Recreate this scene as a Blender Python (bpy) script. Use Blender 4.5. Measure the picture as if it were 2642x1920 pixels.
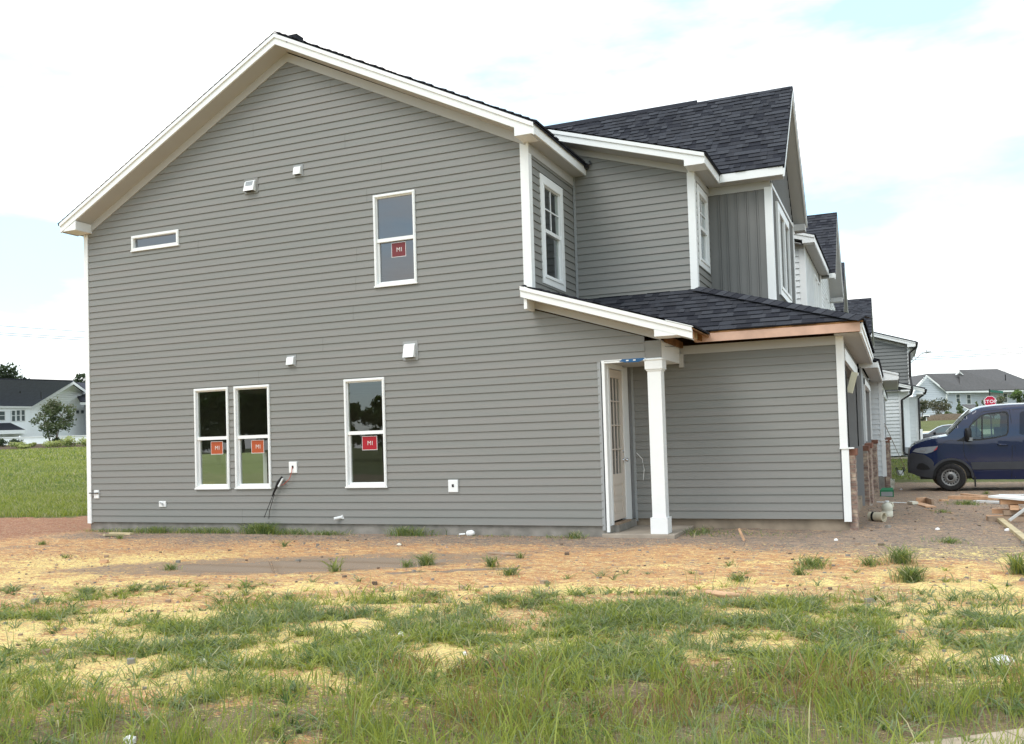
import bpy, bmesh, math, random
import numpy as np
from mathutils import Vector, Matrix, noise, geometry
random.seed(7); rng = np.random.default_rng(7)
S = bpy.context.scene
for o in list(bpy.data.objects): bpy.data.objects.remove(o)
COL = S.collection

# ------------------------------------------------------------------ camera
CAM = Vector((14.803161, -13.319375, 1.520790))
CR = Vector((0.9235466, 0.3822466, -0.0308102)); CU = Vector((0.0413621, -0.0194163, 0.9989556)); CF = Vector((-0.3812492, 0.9238563, 0.0337424))
FPX, PX, PY = 2337.049, 1321 + 24.455, 960 + 96.617
cd = bpy.data.cameras.new('camera'); cam = bpy.data.objects.new('camera', cd); COL.objects.link(cam)
cam.matrix_world = Matrix(((CR.x, CU.x, -CF.x, CAM.x), (CR.y, CU.y, -CF.y, CAM.y), (CR.z, CU.z, -CF.z, CAM.z), (0, 0, 0, 1)))
cd.sensor_fit = 'HORIZONTAL'; cd.sensor_width = 36; cd.lens = FPX / 2642 * 36
cd.shift_x = -24.455 / 2642; cd.shift_y = 96.617 / 2642
cd.clip_start = .05; cd.clip_end = 3000
S.camera = cam
def ray(u, v): return CR * ((u - PX) / FPX) - CU * ((v - PY) / FPX) + CF
def U(u, v, ax, val):                       # where the sight line of a measured photo point meets a plane of the place
    d = ray(u, v); i = 'xyz'.index(ax); return CAM + d * ((val - CAM[i]) / d[i])
def D(u, v, dist): return CAM + ray(u, v) * dist

# ------------------------------------------------------------------ light
SUN_EL, SUN_AZ = math.radians(52), math.radians(205)      # azimuth clockwise from +Y
w = bpy.data.worlds.new('World'); S.world = w; w.use_nodes = True
nt = w.node_tree; nt.nodes.clear()
def N(t, **k):
    n = nt.nodes.new(t)
    for a, b in k.items(): setattr(n, a, b)
    return n
sky = N('ShaderNodeTexSky', sky_type='NISHITA', sun_disc=False, sun_elevation=SUN_EL, sun_rotation=SUN_AZ, air_density=1.0, dust_density=1.2)
tc = N('ShaderNodeTexCoord'); mp = N('ShaderNodeMapping'); mp.inputs['Scale'].default_value = (1.0, 1.0, 3.2); mp.inputs['Location'].default_value = (18.9, 11.9, 5.5)
nz = N('ShaderNodeTexNoise'); nz.inputs['Scale'].default_value = 2.6; nz.inputs['Detail'].default_value = 7; nz.inputs['Roughness'].default_value = .55
cr = N('ShaderNodeValToRGB'); cr.color_ramp.elements[0].position = .375; cr.color_ramp.elements[0].color = (.12, .12, .12, 1)
cr.color_ramp.elements[1].position = .60; cr.color_ramp.elements[1].color = (1, 1, 1, 1)
n2 = N('ShaderNodeTexNoise'); n2.inputs['Scale'].default_value = 1.7; n2.inputs['Detail'].default_value = 5
cr2 = N('ShaderNodeValToRGB'); cr2.color_ramp.elements[0].position = .3; cr2.color_ramp.elements[0].color = (8.9, 8.8, 8.6, 1)
cr2.color_ramp.elements[1].position = .7; cr2.color_ramp.elements[1].color = (12.9, 12.4, 11.9, 1)
mx = N('ShaderNodeMix', data_type='RGBA'); bg = N('ShaderNodeBackground'); out = N('ShaderNodeOutputWorld')
blu = N('ShaderNodeMix', data_type='RGBA', blend_type='ADD'); blu.inputs[0].default_value = 1; blu.inputs[7].default_value = (2.4, 4.6, 5.6, 1)
L = nt.links.new
L(tc.outputs['Generated'], mp.inputs[0]); L(mp.outputs[0], nz.inputs[0]); L(nz.outputs[0], cr.inputs[0]); L(mp.outputs[0], n2.inputs[0]); L(n2.outputs[0], cr2.inputs[0])
L(sky.outputs[0], blu.inputs[6]); L(cr.outputs[0], mx.inputs[0]); L(blu.outputs[2], mx.inputs[6]); L(cr2.outputs[0], mx.inputs[7])
L(mx.outputs[2], bg.inputs[0]); bg.inputs[1].default_value = .1; L(bg.outputs[0], out.inputs[0])
sl = bpy.data.lights.new('sun', 'SUN'); sun = bpy.data.objects.new('sun', sl); COL.objects.link(sun)
sl.energy = 1.0; sl.angle = math.radians(30); sl.color = (1, .97, .93)
sd = Vector((math.sin(SUN_AZ) * math.cos(SUN_EL), math.cos(SUN_AZ) * math.cos(SUN_EL), math.sin(SUN_EL)))
sun.rotation_euler = (-sd).to_track_quat('-Z', 'Y').to_euler(); sun.location = (0, -30, 40)
S.view_settings.view_transform = 'Standard'; S.view_settings.look = 'None'; S.view_settings.exposure = .66; S.view_settings.gamma = 1
S.render.engine = 'CYCLES'; S.cycles.max_bounces = 6; S.cycles.transparent_max_bounces = 8

# ------------------------------------------------------------------ materials
MATS = {}
def mat(name, col, rough=.7, spec=.4, metal=0, var=0, vscale=4, bump=0, bscale=60, coat=0, stretch=(1, 1, 1), ior=1.45, col2=None, detail=6):
    if name in MATS: return MATS[name]
    m = bpy.data.materials.new(name); m.use_nodes = True; t = m.node_tree; b = t.nodes['Principled BSDF']
    b.inputs['Roughness'].default_value = rough; b.inputs['Metallic'].default_value = metal; b.inputs['IOR'].default_value = ior
    b.inputs['Specular IOR Level'].default_value = spec; b.inputs['Coat Weight'].default_value = coat; b.inputs['Coat Roughness'].default_value = .04
    tcn = t.nodes.new('ShaderNodeTexCoord'); mpn = t.nodes.new('ShaderNodeMapping'); mpn.inputs['Scale'].default_value = stretch
    t.links.new(tcn.outputs['Object'], mpn.inputs[0])
    c2 = col2 or tuple(c * (1 - var) for c in col); c1 = col if col2 else tuple(min(1, c * (1 + var)) for c in col)
    nn = t.nodes.new('ShaderNodeTexNoise'); nn.inputs['Scale'].default_value = vscale; nn.inputs['Detail'].default_value = detail
    t.links.new(mpn.outputs[0], nn.inputs[0])
    rp = t.nodes.new('ShaderNodeValToRGB'); rp.color_ramp.elements[0].position = .35; rp.color_ramp.elements[1].position = .65
    rp.color_ramp.elements[0].color = (*c2, 1); rp.color_ramp.elements[1].color = (*c1, 1)
    t.links.new(nn.outputs[0], rp.inputs[0]); t.links.new(rp.outputs[0], b.inputs['Base Color'])
    if bump:
        bn = t.nodes.new('ShaderNodeTexNoise'); bn.inputs['Scale'].default_value = bscale; bn.inputs['Detail'].default_value = 4
        bp = t.nodes.new('ShaderNodeBump'); bp.inputs['Strength'].default_value = bump; bp.inputs['Distance'].default_value = .02
        t.links.new(mpn.outputs[0], bn.inputs[0]); t.links.new(bn.outputs[0], bp.inputs['Height']); t.links.new(bp.outputs[0], b.inputs['Normal'])
    MATS[name] = m; return m
def glassmat(name, tint, refl):
    m = bpy.data.materials.new(name); m.use_nodes = True; t = m.node_tree; t.nodes.clear()
    o = t.nodes.new('ShaderNodeOutputMaterial'); a = t.nodes.new('ShaderNodeBsdfTransparent'); g = t.nodes.new('ShaderNodeBsdfGlossy'); x = t.nodes.new('ShaderNodeMixShader'); f = t.nodes.new('ShaderNodeMath'); f.operation = 'POWER'; f.inputs[1].default_value = 4.0
    ad = t.nodes.new('ShaderNodeMath'); ad.operation = 'ADD'; ad.use_clamp = True; ad.inputs[1].default_value = refl
    a.inputs[0].default_value = (*tint, 1); g.inputs['Roughness'].default_value = .006; g.inputs[0].default_value = (.93, .96, 1, 1); lw = t.nodes.new('ShaderNodeNewGeometry'); dp = t.nodes.new('ShaderNodeVectorMath'); dp.operation = 'DOT_PRODUCT'; ab = t.nodes.new('ShaderNodeMath'); ab.operation = 'ABSOLUTE'; om = t.nodes.new('ShaderNodeMath'); om.operation = 'SUBTRACT'; om.inputs[0].default_value = 1; t.links.new(lw.outputs['Incoming'], dp.inputs[0]); t.links.new(lw.outputs['Normal'], dp.inputs[1]); t.links.new(dp.outputs['Value'], ab.inputs[0]); t.links.new(ab.outputs[0], om.inputs[1]); t.links.new(om.outputs[0], f.inputs[0])
    nn = t.nodes.new('ShaderNodeTexNoise'); nn.inputs['Scale'].default_value = 1.3; bp = t.nodes.new('ShaderNodeBump'); bp.inputs['Strength'].default_value = .06; bp.inputs['Distance'].default_value = .02
    t.links.new(nn.outputs[0], bp.inputs['Height']); t.links.new(bp.outputs[0], g.inputs['Normal'])
    t.links.new(f.outputs[0], ad.inputs[0]); t.links.new(ad.outputs[0], x.inputs[0]); t.links.new(a.outputs[0], x.inputs[1]); t.links.new(g.outputs[0], x.inputs[2]); t.links.new(x.outputs[0], o.inputs[0])
    MATS[name] = m; return m
SID = mat('grey_vinyl', (.232, .225, .210), .55, .35, col2=(.213, .216, .201), vscale=1.6, stretch=(.25, 1, 9), bump=.12, bscale=18)
SIDJ = mat('grey_vinyl_lap', (.19, .187, .175), .6, .3)
BAT = mat('grey_batten', (.20, .198, .19), .6, .3, var=.04, vscale=2)
WSID = mat('white_vinyl', (.72, .74, .74), .5, .35, var=.03, vscale=2)
TRIM = mat('white_trim', (.80, .81, .80), .42, .45, var=.02, vscale=3)
SOF = mat('eave_shaded_white', (.47, .465, .45), .6, .3, var=.02, vscale=2)  # darker than trim white: eave shade on the frieze boards is painted in
GTRIM = mat('grey_trim', (.31, .32, .32), .55, .3)
SH = [mat('shingle_%s' % n, c, .9, .12, var=.16, vscale=90, bump=.35, bscale=300) for n, c in (('mid', (.043, .044, .051)), ('light', (.058, .060, .069)), ('dark', (.028, .029, .036)), ('blue', (.049, .051, .060)))]
CONC = mat('concrete', (.25, .235, .21), .9, .2, var=.18, vscale=5, bump=.25, bscale=40)
SLAB = mat('porch_concrete', (.34, .29, .235), .85, .25, var=.12, vscale=3, bump=.15, bscale=60)
PINE = mat('pine_lumber', (.58, .36, .22), .75, .25, var=.18, vscale=2.2, stretch=(.6, 8, 8))
PINEP = mat('primed_pink_board', (.55, .36, .27), .75, .25, var=.14, vscale=3)
YEL = mat('yellow_lumber', (.52, .43, .26), .7, .25, var=.15, vscale=3)
OLDW = mat('weathered_wood', (.34, .25, .18), .85, .2, var=.25, vscale=5)
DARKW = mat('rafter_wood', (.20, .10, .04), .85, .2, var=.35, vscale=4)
GLASS = glassmat('window_glass', (.66, .72, .63), .10)
GLASSU = glassmat('upper_window_glass', (.5, .53, .56), .135)
VGLASS = glassmat('van_glass', (.42, .50, .45), .06)
INT = mat('drywall', (.50, .49, .44), .9, .1, var=.04, vscale=1.5)
GAR = mat('garage_wall_grey', (.30, .30, .30), .9, .1, var=.03)
BLACK = mat('black_plastic', (.012, .012, .013), .4, .4)
GUT = mat('dark_bronze_gutter', (.018, .016, .016), .35, .5)
RUB = mat('tyre_rubber', (.022, .021, .021), .85, .25, var=.3, vscale=20)
MUD = mat('muddy_tread', (.25, .20, .14), .95, .1, var=.3, vscale=14)
RIM = mat('steel_rim', (.22, .22, .215), .45, .5, metal=.4, var=.15, vscale=12)
NAVY = mat('navy_paint', (.002, .010, .046), .24, .3, coat=.8, bump=.03, bscale=3)
VPL = mat('grey_bumper_plastic', (.038, .040, .046), .55, .35, var=.1)
CHR = mat('chrome', (.7, .7, .72), .12, .5, metal=1)
LENS = mat('headlight_lens', (.20, .22, .24), .08, .8, coat=1)
REDL = mat('red_plastic', (.42, .02, .03), .3, .5)
STOPR = mat('sign_red', (.47, .01, .045), .45, .4)
WHT = mat('sign_white', (.85, .85, .85), .5, .4)
SGRN = mat('sign_green', (.03, .15, .10), .5, .4)
ORG = mat('orange_sticker', (.40, .085, .03), .5, .3)
REDD = mat('veiled_red_sticker', (.17, .035, .04), .5, .3)  # red darkened to paint in the reflection that veils the upstairs sticker
REDS = mat('red_sticker', (.36, .015, .025), .5, .3)
PVC = mat('cream_pvc', (.62, .56, .42), .5, .35, var=.12, vscale=8)
JUG = mat('cloudy_plastic', (.72, .70, .58), .4, .4, var=.1, vscale=6)
GBOX = mat('green_cardboard', (.03, .18, .08), .6, .3, var=.1)
WIRE = mat('red_wire', (.45, .10, .06), .5, .3)
GALV = mat('galvanised_steel', (.35, .36, .37), .45, .5, metal=.6)
BLUE = mat('blue_tape', (.02, .10, .24), .5, .4, var=.2, vscale=30)
DOOR = mat('primed_door', (.64, .56, .48), .5, .35, var=.02)
LEAF = {n: mat('leaf_' + n, c, .65, .25, var=.25, vscale=1.5) for n, c in dict(dark=(.045, .065, .035), mid=(.085, .115, .05), light=(.15, .19, .07), dusty=(.13, .125, .09), pale=(.38, .42, .16), cone=(.05, .075, .04), back=(.06, .085, .03)).items()}
BARK = mat('bark', (.16, .12, .09), .9, .1, var=.3, vscale=10)
ROOFG = mat('far_roof_grey', (.135, .13, .13), .95, .1, var=.06, vscale=3)
ROOFD = mat('far_roof_dark', (.058, .060, .072), .95, .1, var=.08, vscale=3)
FARW = mat('far_white_wall', (.90, .92, .93), .6, .3, var=.02)
FARB = mat('far_pale_blue_wall', (.56, .60, .64), .6, .3, var=.02)
MULCH = mat('mulch', (.125, .095, .065), .95, .1, var=.35, vscale=6, bump=.5, bscale=20)
SUVP = mat('suv_paint', (.02, .021, .024), .25, .5, coat=1)
DGL = mat('dark_glass', (.05, .07, .065), .05, .6, coat=1)
def brickmat():
    m = bpy.data.materials.new('brick'); m.use_nodes = True; t = m.node_tree; b = t.nodes['Principled BSDF']; b.inputs['Roughness'].default_value = .9
    g = t.nodes.new('ShaderNodeObjectInfo'); n = t.nodes.new('ShaderNodeTexNoise'); n.inputs['Scale'].default_value = 9; tcn = t.nodes.new('ShaderNodeTexCoord')
    r = t.nodes.new('ShaderNodeValToRGB'); e = r.color_ramp.elements; e[0].position = .38; e[0].color = (.20, .13, .105, 1); e[1].position = .62; e[1].color = (.46, .36, .27, 1)
    x = e.new(.5); x.color = (.31, .215, .17, 1); t.links.new(tcn.outputs['Object'], n.inputs[0]); t.links.new(n.outputs[0], r.inputs[0]); t.links.new(r.outputs[0], b.inputs['Base Color'])
    MATS['brick'] = m; return m
BRICK = brickmat(); BCAP = mat('brick_cap', (.21, .105, .075), .9, .1, var=.2, vscale=8); MORT = mat('mortar', (.30, .27, .23), .95, .1, var=.1)

# ------------------------------------------------------------------ builders
def mkparent(o, parent):
    if parent is not None:
        o.parent = parent
class MB:
    def __init__(s): s.v = []; s.f = []; s.m = []; s.ms = []
    def mi(s, m):
        if m not in s.ms: s.ms.append(m)
        return s.ms.index(m)
    def face(s, pts, m):
        n = len(s.v); s.v += [tuple(p) for p in pts]; s.f.append(tuple(range(n, n + len(pts)))); s.m.append(s.mi(m))
    def box(s, a, b, m, fr=None):
        (x0, y0, z0), (x1, y1, z1) = a, b
        c = [(x0, y0, z0), (x1, y0, z0), (x1, y1, z0), (x0, y1, z0), (x0, y0, z1), (x1, y0, z1), (x1, y1, z1), (x0, y1, z1)]
        if fr: c = [fr(*p) for p in c]
        n = len(s.v); s.v += [tuple(p) for p in c]; k = s.mi(m)
        for f in ((0, 3, 2, 1), (4, 5, 6, 7), (0, 1, 5, 4), (1, 2, 6, 5), (2, 3, 7, 6), (3, 0, 4, 7)): s.f.append(tuple(n + i for i in f)); s.m.append(k)
    def prism(s, pts, d, m):                # polygon pts pushed along vector d
        d = Vector(d); a = [Vector(p) for p in pts]; b = [p + d for p in a]; n = len(a)
        s.face(a, m); s.face(b[::-1], m)
        for i in range(n): j = (i + 1) % n; s.face([a[i], b[i], b[j], a[j]], m)
    def tube(s, pts, r, m, n=8, caps=True):
        pts = [Vector(p) for p in pts]; rs = r if isinstance(r, (list, tuple)) else [r] * len(pts); rings = []; k = s.mi(m); ref = None
        for i, p in enumerate(pts):
            d = (pts[min(i + 1, len(pts) - 1)] - pts[max(i - 1, 0)]).normalized()
            if ref is None: ref = Vector((0, 0, 1)) if abs(d.z) < .9 else Vector((1, 0, 0))
            a = d.cross(ref).normalized(); b = d.cross(a).normalized(); ref = a.cross(d)*-1 if False else ref
            st = len(s.v)
            for q in range(n):
                t = 2 * math.pi * q / n; s.v.append(tuple(p + (a * math.cos(t) + b * math.sin(t)) * rs[i]))
            rings.append(st)
        for i in range(len(rings) - 1):
            for q in range(n):
                q2 = (q + 1) % n; s.f.append((rings[i] + q, rings[i] + q2, rings[i + 1] + q2, rings[i + 1] + q)); s.m.append(k)
        if caps:
            s.f.append(tuple(rings[0] + q for q in range(n))[::-1]); s.m.append(k); s.f.append(tuple(rings[-1] + q for q in range(n))); s.m.append(k)
    def lathe(s, prof, o, axis, m, n=24):   # prof [(r, h)], axis vector
        o = Vector(o); ax = Vector(axis).normalized(); a = ax.orthogonal().normalized(); b = ax.cross(a); k = s.mi(m); rings = []
        for r, h in prof:
            rings.append(len(s.v))
            for q in range(n):
                t = 2 * math.pi * q / n; s.v.append(tuple(o + ax * h + (a * math.cos(t) + b * math.sin(t)) * r))
        for i in range(len(rings) - 1):
            for q in range(n):
                q2 = (q + 1) % n; s.f.append((rings[i] + q, rings[i] + q2, rings[i + 1] + q2, rings[i + 1] + q)); s.m.append(k)
    def build(s, name, parent=None, smooth=False, bevel=0, **props):
        me = bpy.data.meshes.new(name); off = Vector(ORI[parent]) if parent in ORI else Vector((0, 0, 0))
        if parent is None and 'loc' in props: off = Vector(props.pop('loc'))
        me.from_pydata([tuple(Vector(v) - off) for v in s.v], [], s.f)
        for m in s.ms: me.materials.append(m)
        me.polygons.foreach_set('material_index', s.m)
        bm = bmesh.new(); bm.from_mesh(me); bmesh.ops.recalc_face_normals(bm, faces=bm.faces); bm.to_mesh(me); bm.free()
        if smooth:
            me.polygons.foreach_set('use_smooth', [True] * len(me.polygons))
        o = bpy.data.objects.new(name, me); COL.objects.link(o)
        if parent is not None: o.parent = parent; ORI[o] = ORI[parent]
        else: o.location = off; ORI[o] = tuple(off)
        if bevel:
            bv = o.modifiers.new('bevel', 'BEVEL'); bv.width = bevel; bv.segments = 2; bv.limit_method = 'ANGLE'
        for k, v in props.items(): o[k] = v
        return o
ORI = {}
# NOTE: a sub-part shares its part's origin (the part itself sits at local 0), so ORI stays valid down the tree
def tag(o, label=None, cat=None, group=None, kind=None):
    if label: o['label'] = label
    if cat: o['category'] = cat
    if group: o['group'] = group
    if kind: o['kind'] = kind
    return o
def thing(name, label, cat, loc, group=None):
    o = bpy.data.objects.new(name, None); COL.objects.link(o); o.location = loc; o.empty_display_size = .2; ORI[o] = tuple(loc)
    return tag(o, label, cat, group)
def copy_tree(src, loc=None, rz=None, scale=None, parent=None):
    c = src.copy(); COL.objects.link(c)
    if parent is not None: c.parent = parent
    if loc is not None: c.location = loc
    if rz is not None: c.rotation_euler = (0, 0, rz)
    if scale is not None: c.scale = (scale,) * 3 if not isinstance(scale, tuple) else scale
    for ch in list(src.children): copy_tree(ch, parent=c)
    return c
def frY(y): return lambda a, b, c: (a, y - c, b)          # wall facing -Y: a=x, b=z, c=outwards
def frX(x): return lambda a, b, c: (x + c, a, b)          # wall facing +X: a=y, b=z, c=outwards
def frXm(x): return lambda a, b, c: (x - c, a, b)
def fbox(mb, fr, a0, a1, b0, b1, c0, c1, m): mb.box((a0, b0, c0), (a1, b1, c1), m, lambda a, b, c: fr(a, b, c))

def interp(pts):                                          # piecewise linear z -> a
    def f(z):
        for (z0, a0), (z1, a1) in zip(pts, pts[1:]):
            if z <= z1: return a0 + (a1 - a0) * (max(z, z0) - z0) / max(1e-6, z1 - z0)
        return pts[-1][1]
    return f
def siding(mb, fr, z0, z1, left, right, m, holes=(), e=.1255, breaks=(), lip=.021):
    lf = left if callable(left) else (lambda z: left); rf = right if callable(right) else (lambda z: right)
    n = int((z1 - z0) / e) + 1; rs_ = random.Random(int(z1 * 100) + len(holes)); span = abs(rf((z0 + z1) / 2) - lf((z0 + z1) / 2))
    for i in range(n):
        if span > 6 and i % 4 == 0 and e < .126:            # lapped panel ends, staggered, one per double course
            zb_ = z0 + i * e; zt_ = min(zb_ + 2 * e, z1); jx = lf(zb_) + rs_.uniform(.2, .8) * (rf(zb_) - lf(zb_))
            if lf(zt_) < jx - .1 and jx + .1 < rf(zt_) and not any(H[0] - .1 < jx < H[1] + .1 and H[2] < zt_ and H[3] > zb_ for H in holes):
                for q_ in (0, 1):
                    za_, zc_ = zb_ + q_ * e, min(zb_ + (q_ + 1) * e, z1)
                    if zc_ - za_ > .1: m_q = SIDJ if m is SID else m; mb.face([fr(jx, za_, lip + .0015), fr(jx + .012, za_, lip + .0015), fr(jx + .012, zc_, .0055), fr(jx, zc_, .0055)], m_q)
        a, b = z0 + i * e, min(z0 + (i + 1) * e, z1)
        if b - a < .004: continue
        cuts = sorted({a, b, *[h for H in holes for h in (H[2], H[3]) if a < h < b], *[q for q in breaks if a < q < b]})
        for p, q in zip(cuts, cuts[1:]):
            mid = (p + q) / 2; hs = sorted([(H[0], H[1]) for H in holes if H[2] < mid < H[3]])
            cp, cq = lip - (lip - .004) * (p - a) / e, lip - (lip - .004) * (q - a) / e
            eps = 1e-4
            segs = []; l0, l1, r0, r1 = lf(p + eps), lf(q - eps), rf(p + eps), rf(q - eps)
            cur = (l0, l1)
            for h0, h1 in hs: segs.append((cur, (h0, h0))); cur = (h1, h1)
            segs.append((cur, (r0, r1)))
            for (x0, x1), (y0, y1) in segs:
                if y0 - x0 < .002 and y1 - x1 < .002: continue
                y0 = max(y0, x0); y1 = max(y1, x1)
                mb.face([fr(x0, p, cp), fr(y0, p, cp), fr(y1, q, cq), fr(x1, q, cq)], m)
                if p == a: mb.face([fr(x0, p, .001), fr(y0, p, .001), fr(y0, p, cp), fr(x0, p, cp)], m)
def batten(mb, fr, poly, a0, a1, zlo, zhi, m, step=.31, off=.1):
    mb.face([fr(a, b, .004) for a, b in poly], m)
    a = a0 + off
    while a < a1 - .03:
        fbox(mb, fr, a, a + .045, zlo(a) if callable(zlo) else zlo, zhi(a) if callable(zhi) else zhi, .006, .024, m); a += step
def shingles(mb, O, Ud, Vd, L, umin, umax, e=.143, tabs=True):
    O = Vector(O); Ud = Vector(Ud).normalized(); Vd = Vector(Vd).normalized(); Nn = Ud.cross(Vd).normalized()
    if Nn.z < 0: Nn = -Nn
    g = lambda u, v, h: O + Ud * u + Vd * v + Nn * h
    n = int(math.ceil(L / e)); r = random.Random(int(abs(O.x * 100 + O.y * 10)) + 5)
    for i in range(n):
        v0, v1 = i * e, min((i + 1) * e, L)
        a0, b0, a1, b1 = umin(v0), umax(v0), umin(v1), umax(v1)
        if b0 - a0 < .03: continue
        b1 = max(b1, a1)
        mb.face([g(a0, v0, .012), g(b0, v0, .012), g(b1, v1, .004), g(a1, v1, .004)], SH[0])
        mb.face([g(a0, v0, .0), g(b0, v0, .0), g(b0, v0, .012), g(a0, v0, .012)], SH[2])
        if not tabs: continue
        A, B = max(a0, a1), min(b0, b1); u = A - r.random() * .2
        while u < B:
            wd = r.uniform(.08, .24); c0, c1 = max(u, A), min(u + wd, B)
            if r.random() < .62 and c1 - c0 > .03:
                k = SH[r.choice((0, 1, 1, 3, 2, 0))]; h = .026
                mb.face([g(c0, v0 - .012, h), g(c1, v0 - .012, h), g(c1, v1, .009), g(c0, v1, .009)], k)
                mb.face([g(c0, v0 - .012, .0), g(c1, v0 - .012, .0), g(c1, v0 - .012, h), g(c0, v0 - .012, h)], SH[2])
                mb.face([g(c0, v0 - .012, h), g(c0, v1, .009), g(c0, v1, .0), g(c0, v0 - .012, 0)], SH[2])
                mb.face([g(c1, v0 - .012, h), g(c1, v1, .009), g(c1, v1, .0), g(c1, v0 - .012, 0)], SH[2])
            elif c1 - c0 > .03:
                k = SH[r.choice((2, 0, 3))]
                mb.face([g(c0, v0, .0135), g(c1, v0, .0135), g(c1, v1, .0055), g(c0, v1, .0055)], k)
            u += wd
    return g
def window(parent, fr, a0, a1, z0, z1, depth=.035, trim=.045, sash=.035, hung=True, muntins=False, glass=GLASS, name='window', sticker=None, casing=0, simple=False, step=0):
    """frame is the part, its pane(s), muntins and sticker sub-parts"""
    mb = MB()
    if casing:
        for q in ((a0 - casing, a1 + casing, z1, z1 + casing), (a0 - casing, a1 + casing, z0 - casing, z0), (a0 - casing, a0, z0, z1), (a1, a1 + casing, z0, z1)): fbox(mb, fr, *q, -.01, .026, TRIM)
    t = trim; i0, i1, j0, j1 = a0 + t, a1 - t, z0 + t, z1 - t
    for q in ((a0, a1, j1, z1), (a0, a1, z0, j0), (a0, i0, j0, j1), (i1, a1, j0, j1)): fbox(mb, fr, *q, -.07, depth, TRIM)
    for q in ((a0 + .014, a1 - .014, j1 + .008, z1 - .014), (a0 + .014, i0 - .008, z0 + .014, j1), (i1 + .008, a1 - .014, z0 + .014, j1)): fbox(mb, fr, *q, depth, depth + .008, TRIM)
    fbox(mb, fr, a0 - .012, a1 + .012, z0 - .012, z0 + .012, -.01, depth + .012, TRIM)
    zm = (j0 + j1) / 2 + (.0 if hung else 0)
    s = sash
    if hung:
        fbox(mb, fr, i0, i1, zm - .03, zm + .03, -.06, .012, TRIM)
        for q in ((i0, i1, j0, j0 + s), (i0, i0 + s * 1.0, j0 + s, zm - .03), (i1 - s * .7, i1, j0 + s, zm - .03)): fbox(mb, fr, *q, -.065, -.012, TRIM)
        for q in ((i0, i1, j1 - s * .5, j1), (i0, i0 + s * .4, zm + .03, j1 - s * .5), (i1 - s * .4, i1, zm + .03, j1 - s * .5)): fbox(mb, fr, *q, -.05, .0, TRIM)
    w_ = mb.build(name, parent)
    def pane(b0, b1, c):
        p = MB(); p.face([fr(i0, b0, c), fr(i1, b0, c), fr(i1, b1, c), fr(i0, b1, c)], glass); return p.build('pane', w_)
    if hung: pane(j0, zm, -.04); pane(zm, j1, -.02)
    else: pane(j0, j1, -.02)
    if muntins:
        p = MB(); am = (i0 + i1) / 2; zq = (zm + j1) / 2
        fbox(p, fr, am - .011, am + .011, zm + .03, j1, -.018, -.006, TRIM); fbox(p, fr, i0, i1, zq - .011, zq + .011, -.017, -.005, TRIM)
        if muntins == 2: zq = (j0 + zm) / 2; fbox(p, fr, am - .011, am + .011, j0, zm - .03, -.038, -.03, TRIM)
        p.build('muntin', w_)
    if sticker:
        sa0, sa1, sb0, sb1, col, sty, cc = sticker
        p = MB(); fbox(p, fr, sa0, sa1, sb0, sb1, cc, cc + .002, WHT); fbox(p, fr, sa0 + .008, sa1 - .008, sb0 + .008, sb1 - .008, cc + .002, cc + .004, col)
        st = p.build('sticker', w_)
        text('MI', fr, (sa0 + sa1) / 2 + .012, (sb0 + sb1) / 2 - .035, .105, cc + .006, MATS['grey_letters'], st, 'lettering', bold=.0)
    return w_
mat('grey_letters', (.62, .60, .57), .5)
def text(s, fr, a, z, size, c, m, parent, name, bold=.006):
    cu = bpy.data.curves.new('t', 'FONT'); cu.body = s; cu.size = size; cu.align_x = 'CENTER'; cu.extrude = .001; cu.offset = bold; cu.space_character = 1.12
    ob = bpy.data.objects.new('t', cu); COL.objects.link(ob); dg = bpy.context.evaluated_depsgraph_get(); dg.update()
    me = bpy.data.meshes.new_from_object(ob.evaluated_get(dg)); bpy.data.objects.remove(ob)
    off = Vector(ORI[parent]) if parent in ORI else Vector((0, 0, 0))
    for v in me.vertices: v.co = Vector(fr(a + v.co.x, z + v.co.y, c + v.co.z)) - off
    me.materials.clear(); me.materials.append(m)
    o = bpy.data.objects.new(name, me); COL.objects.link(o); o.parent = parent; ORI[o] = ORI[parent]; return o
def rakeboard(mb, y, x0, z0, x1, z1, h, th, m, crown=True):
    """sloping fascia in a plane y = const facing -Y, top edge (x0,z0)-(x1,z1)"""
    P4 = [(x0, y, z0 - .012), (x1, y, z1 - .012), (x1, y, z1 - h), (x0, y, z0 - h)]
    mb.prism(P4, (0, th, 0), m)
    if crown:
        k = h * .36; mb.prism([(x0, y - .022, z0), (x1, y - .022, z1), (x1, y - .022, z1 - k), (x0, y - .022, z0 - k)], (0, .022 - .002, 0), m)

# ------------------------------------------------------------------ ground
def sstep(x, a, b):
    t = np.clip((x - a) / (b - a), 0, 1); return t * t * (3 - 2 * t)
_perm = rng.random((256, 256))
def vnoise(x, y):
    xi = np.floor(x).astype(int); yi = np.floor(y).astype(int); fx = x - xi; fy = y - yi; fx = fx * fx * (3 - 2 * fx); fy = fy * fy * (3 - 2 * fy)
    g = lambda i, j: _perm[i % 256, j % 256]
    return (g(xi, yi) * (1 - fx) + g(xi + 1, yi) * fx) * (1 - fy) + (g(xi, yi + 1) * (1 - fx) + g(xi + 1, yi + 1) * fx) * fy
def fbm(x, y, o=4):
    s = 0; a = .5
    for k in range(o): s = s + a * vnoise(x * 2 ** k + 17 * k, y * 2 ** k + 31 * k); a *= .5
    return s / (1 - .5 ** o)
def sdc(x, y):                        # rotated yard axes: s along the dirt track, d across it
    dx, dy = x - 14.8, y + 13.32
    return dx * .9243 + dy * .3817, dx * -.3817 + dy * .9243
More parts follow.
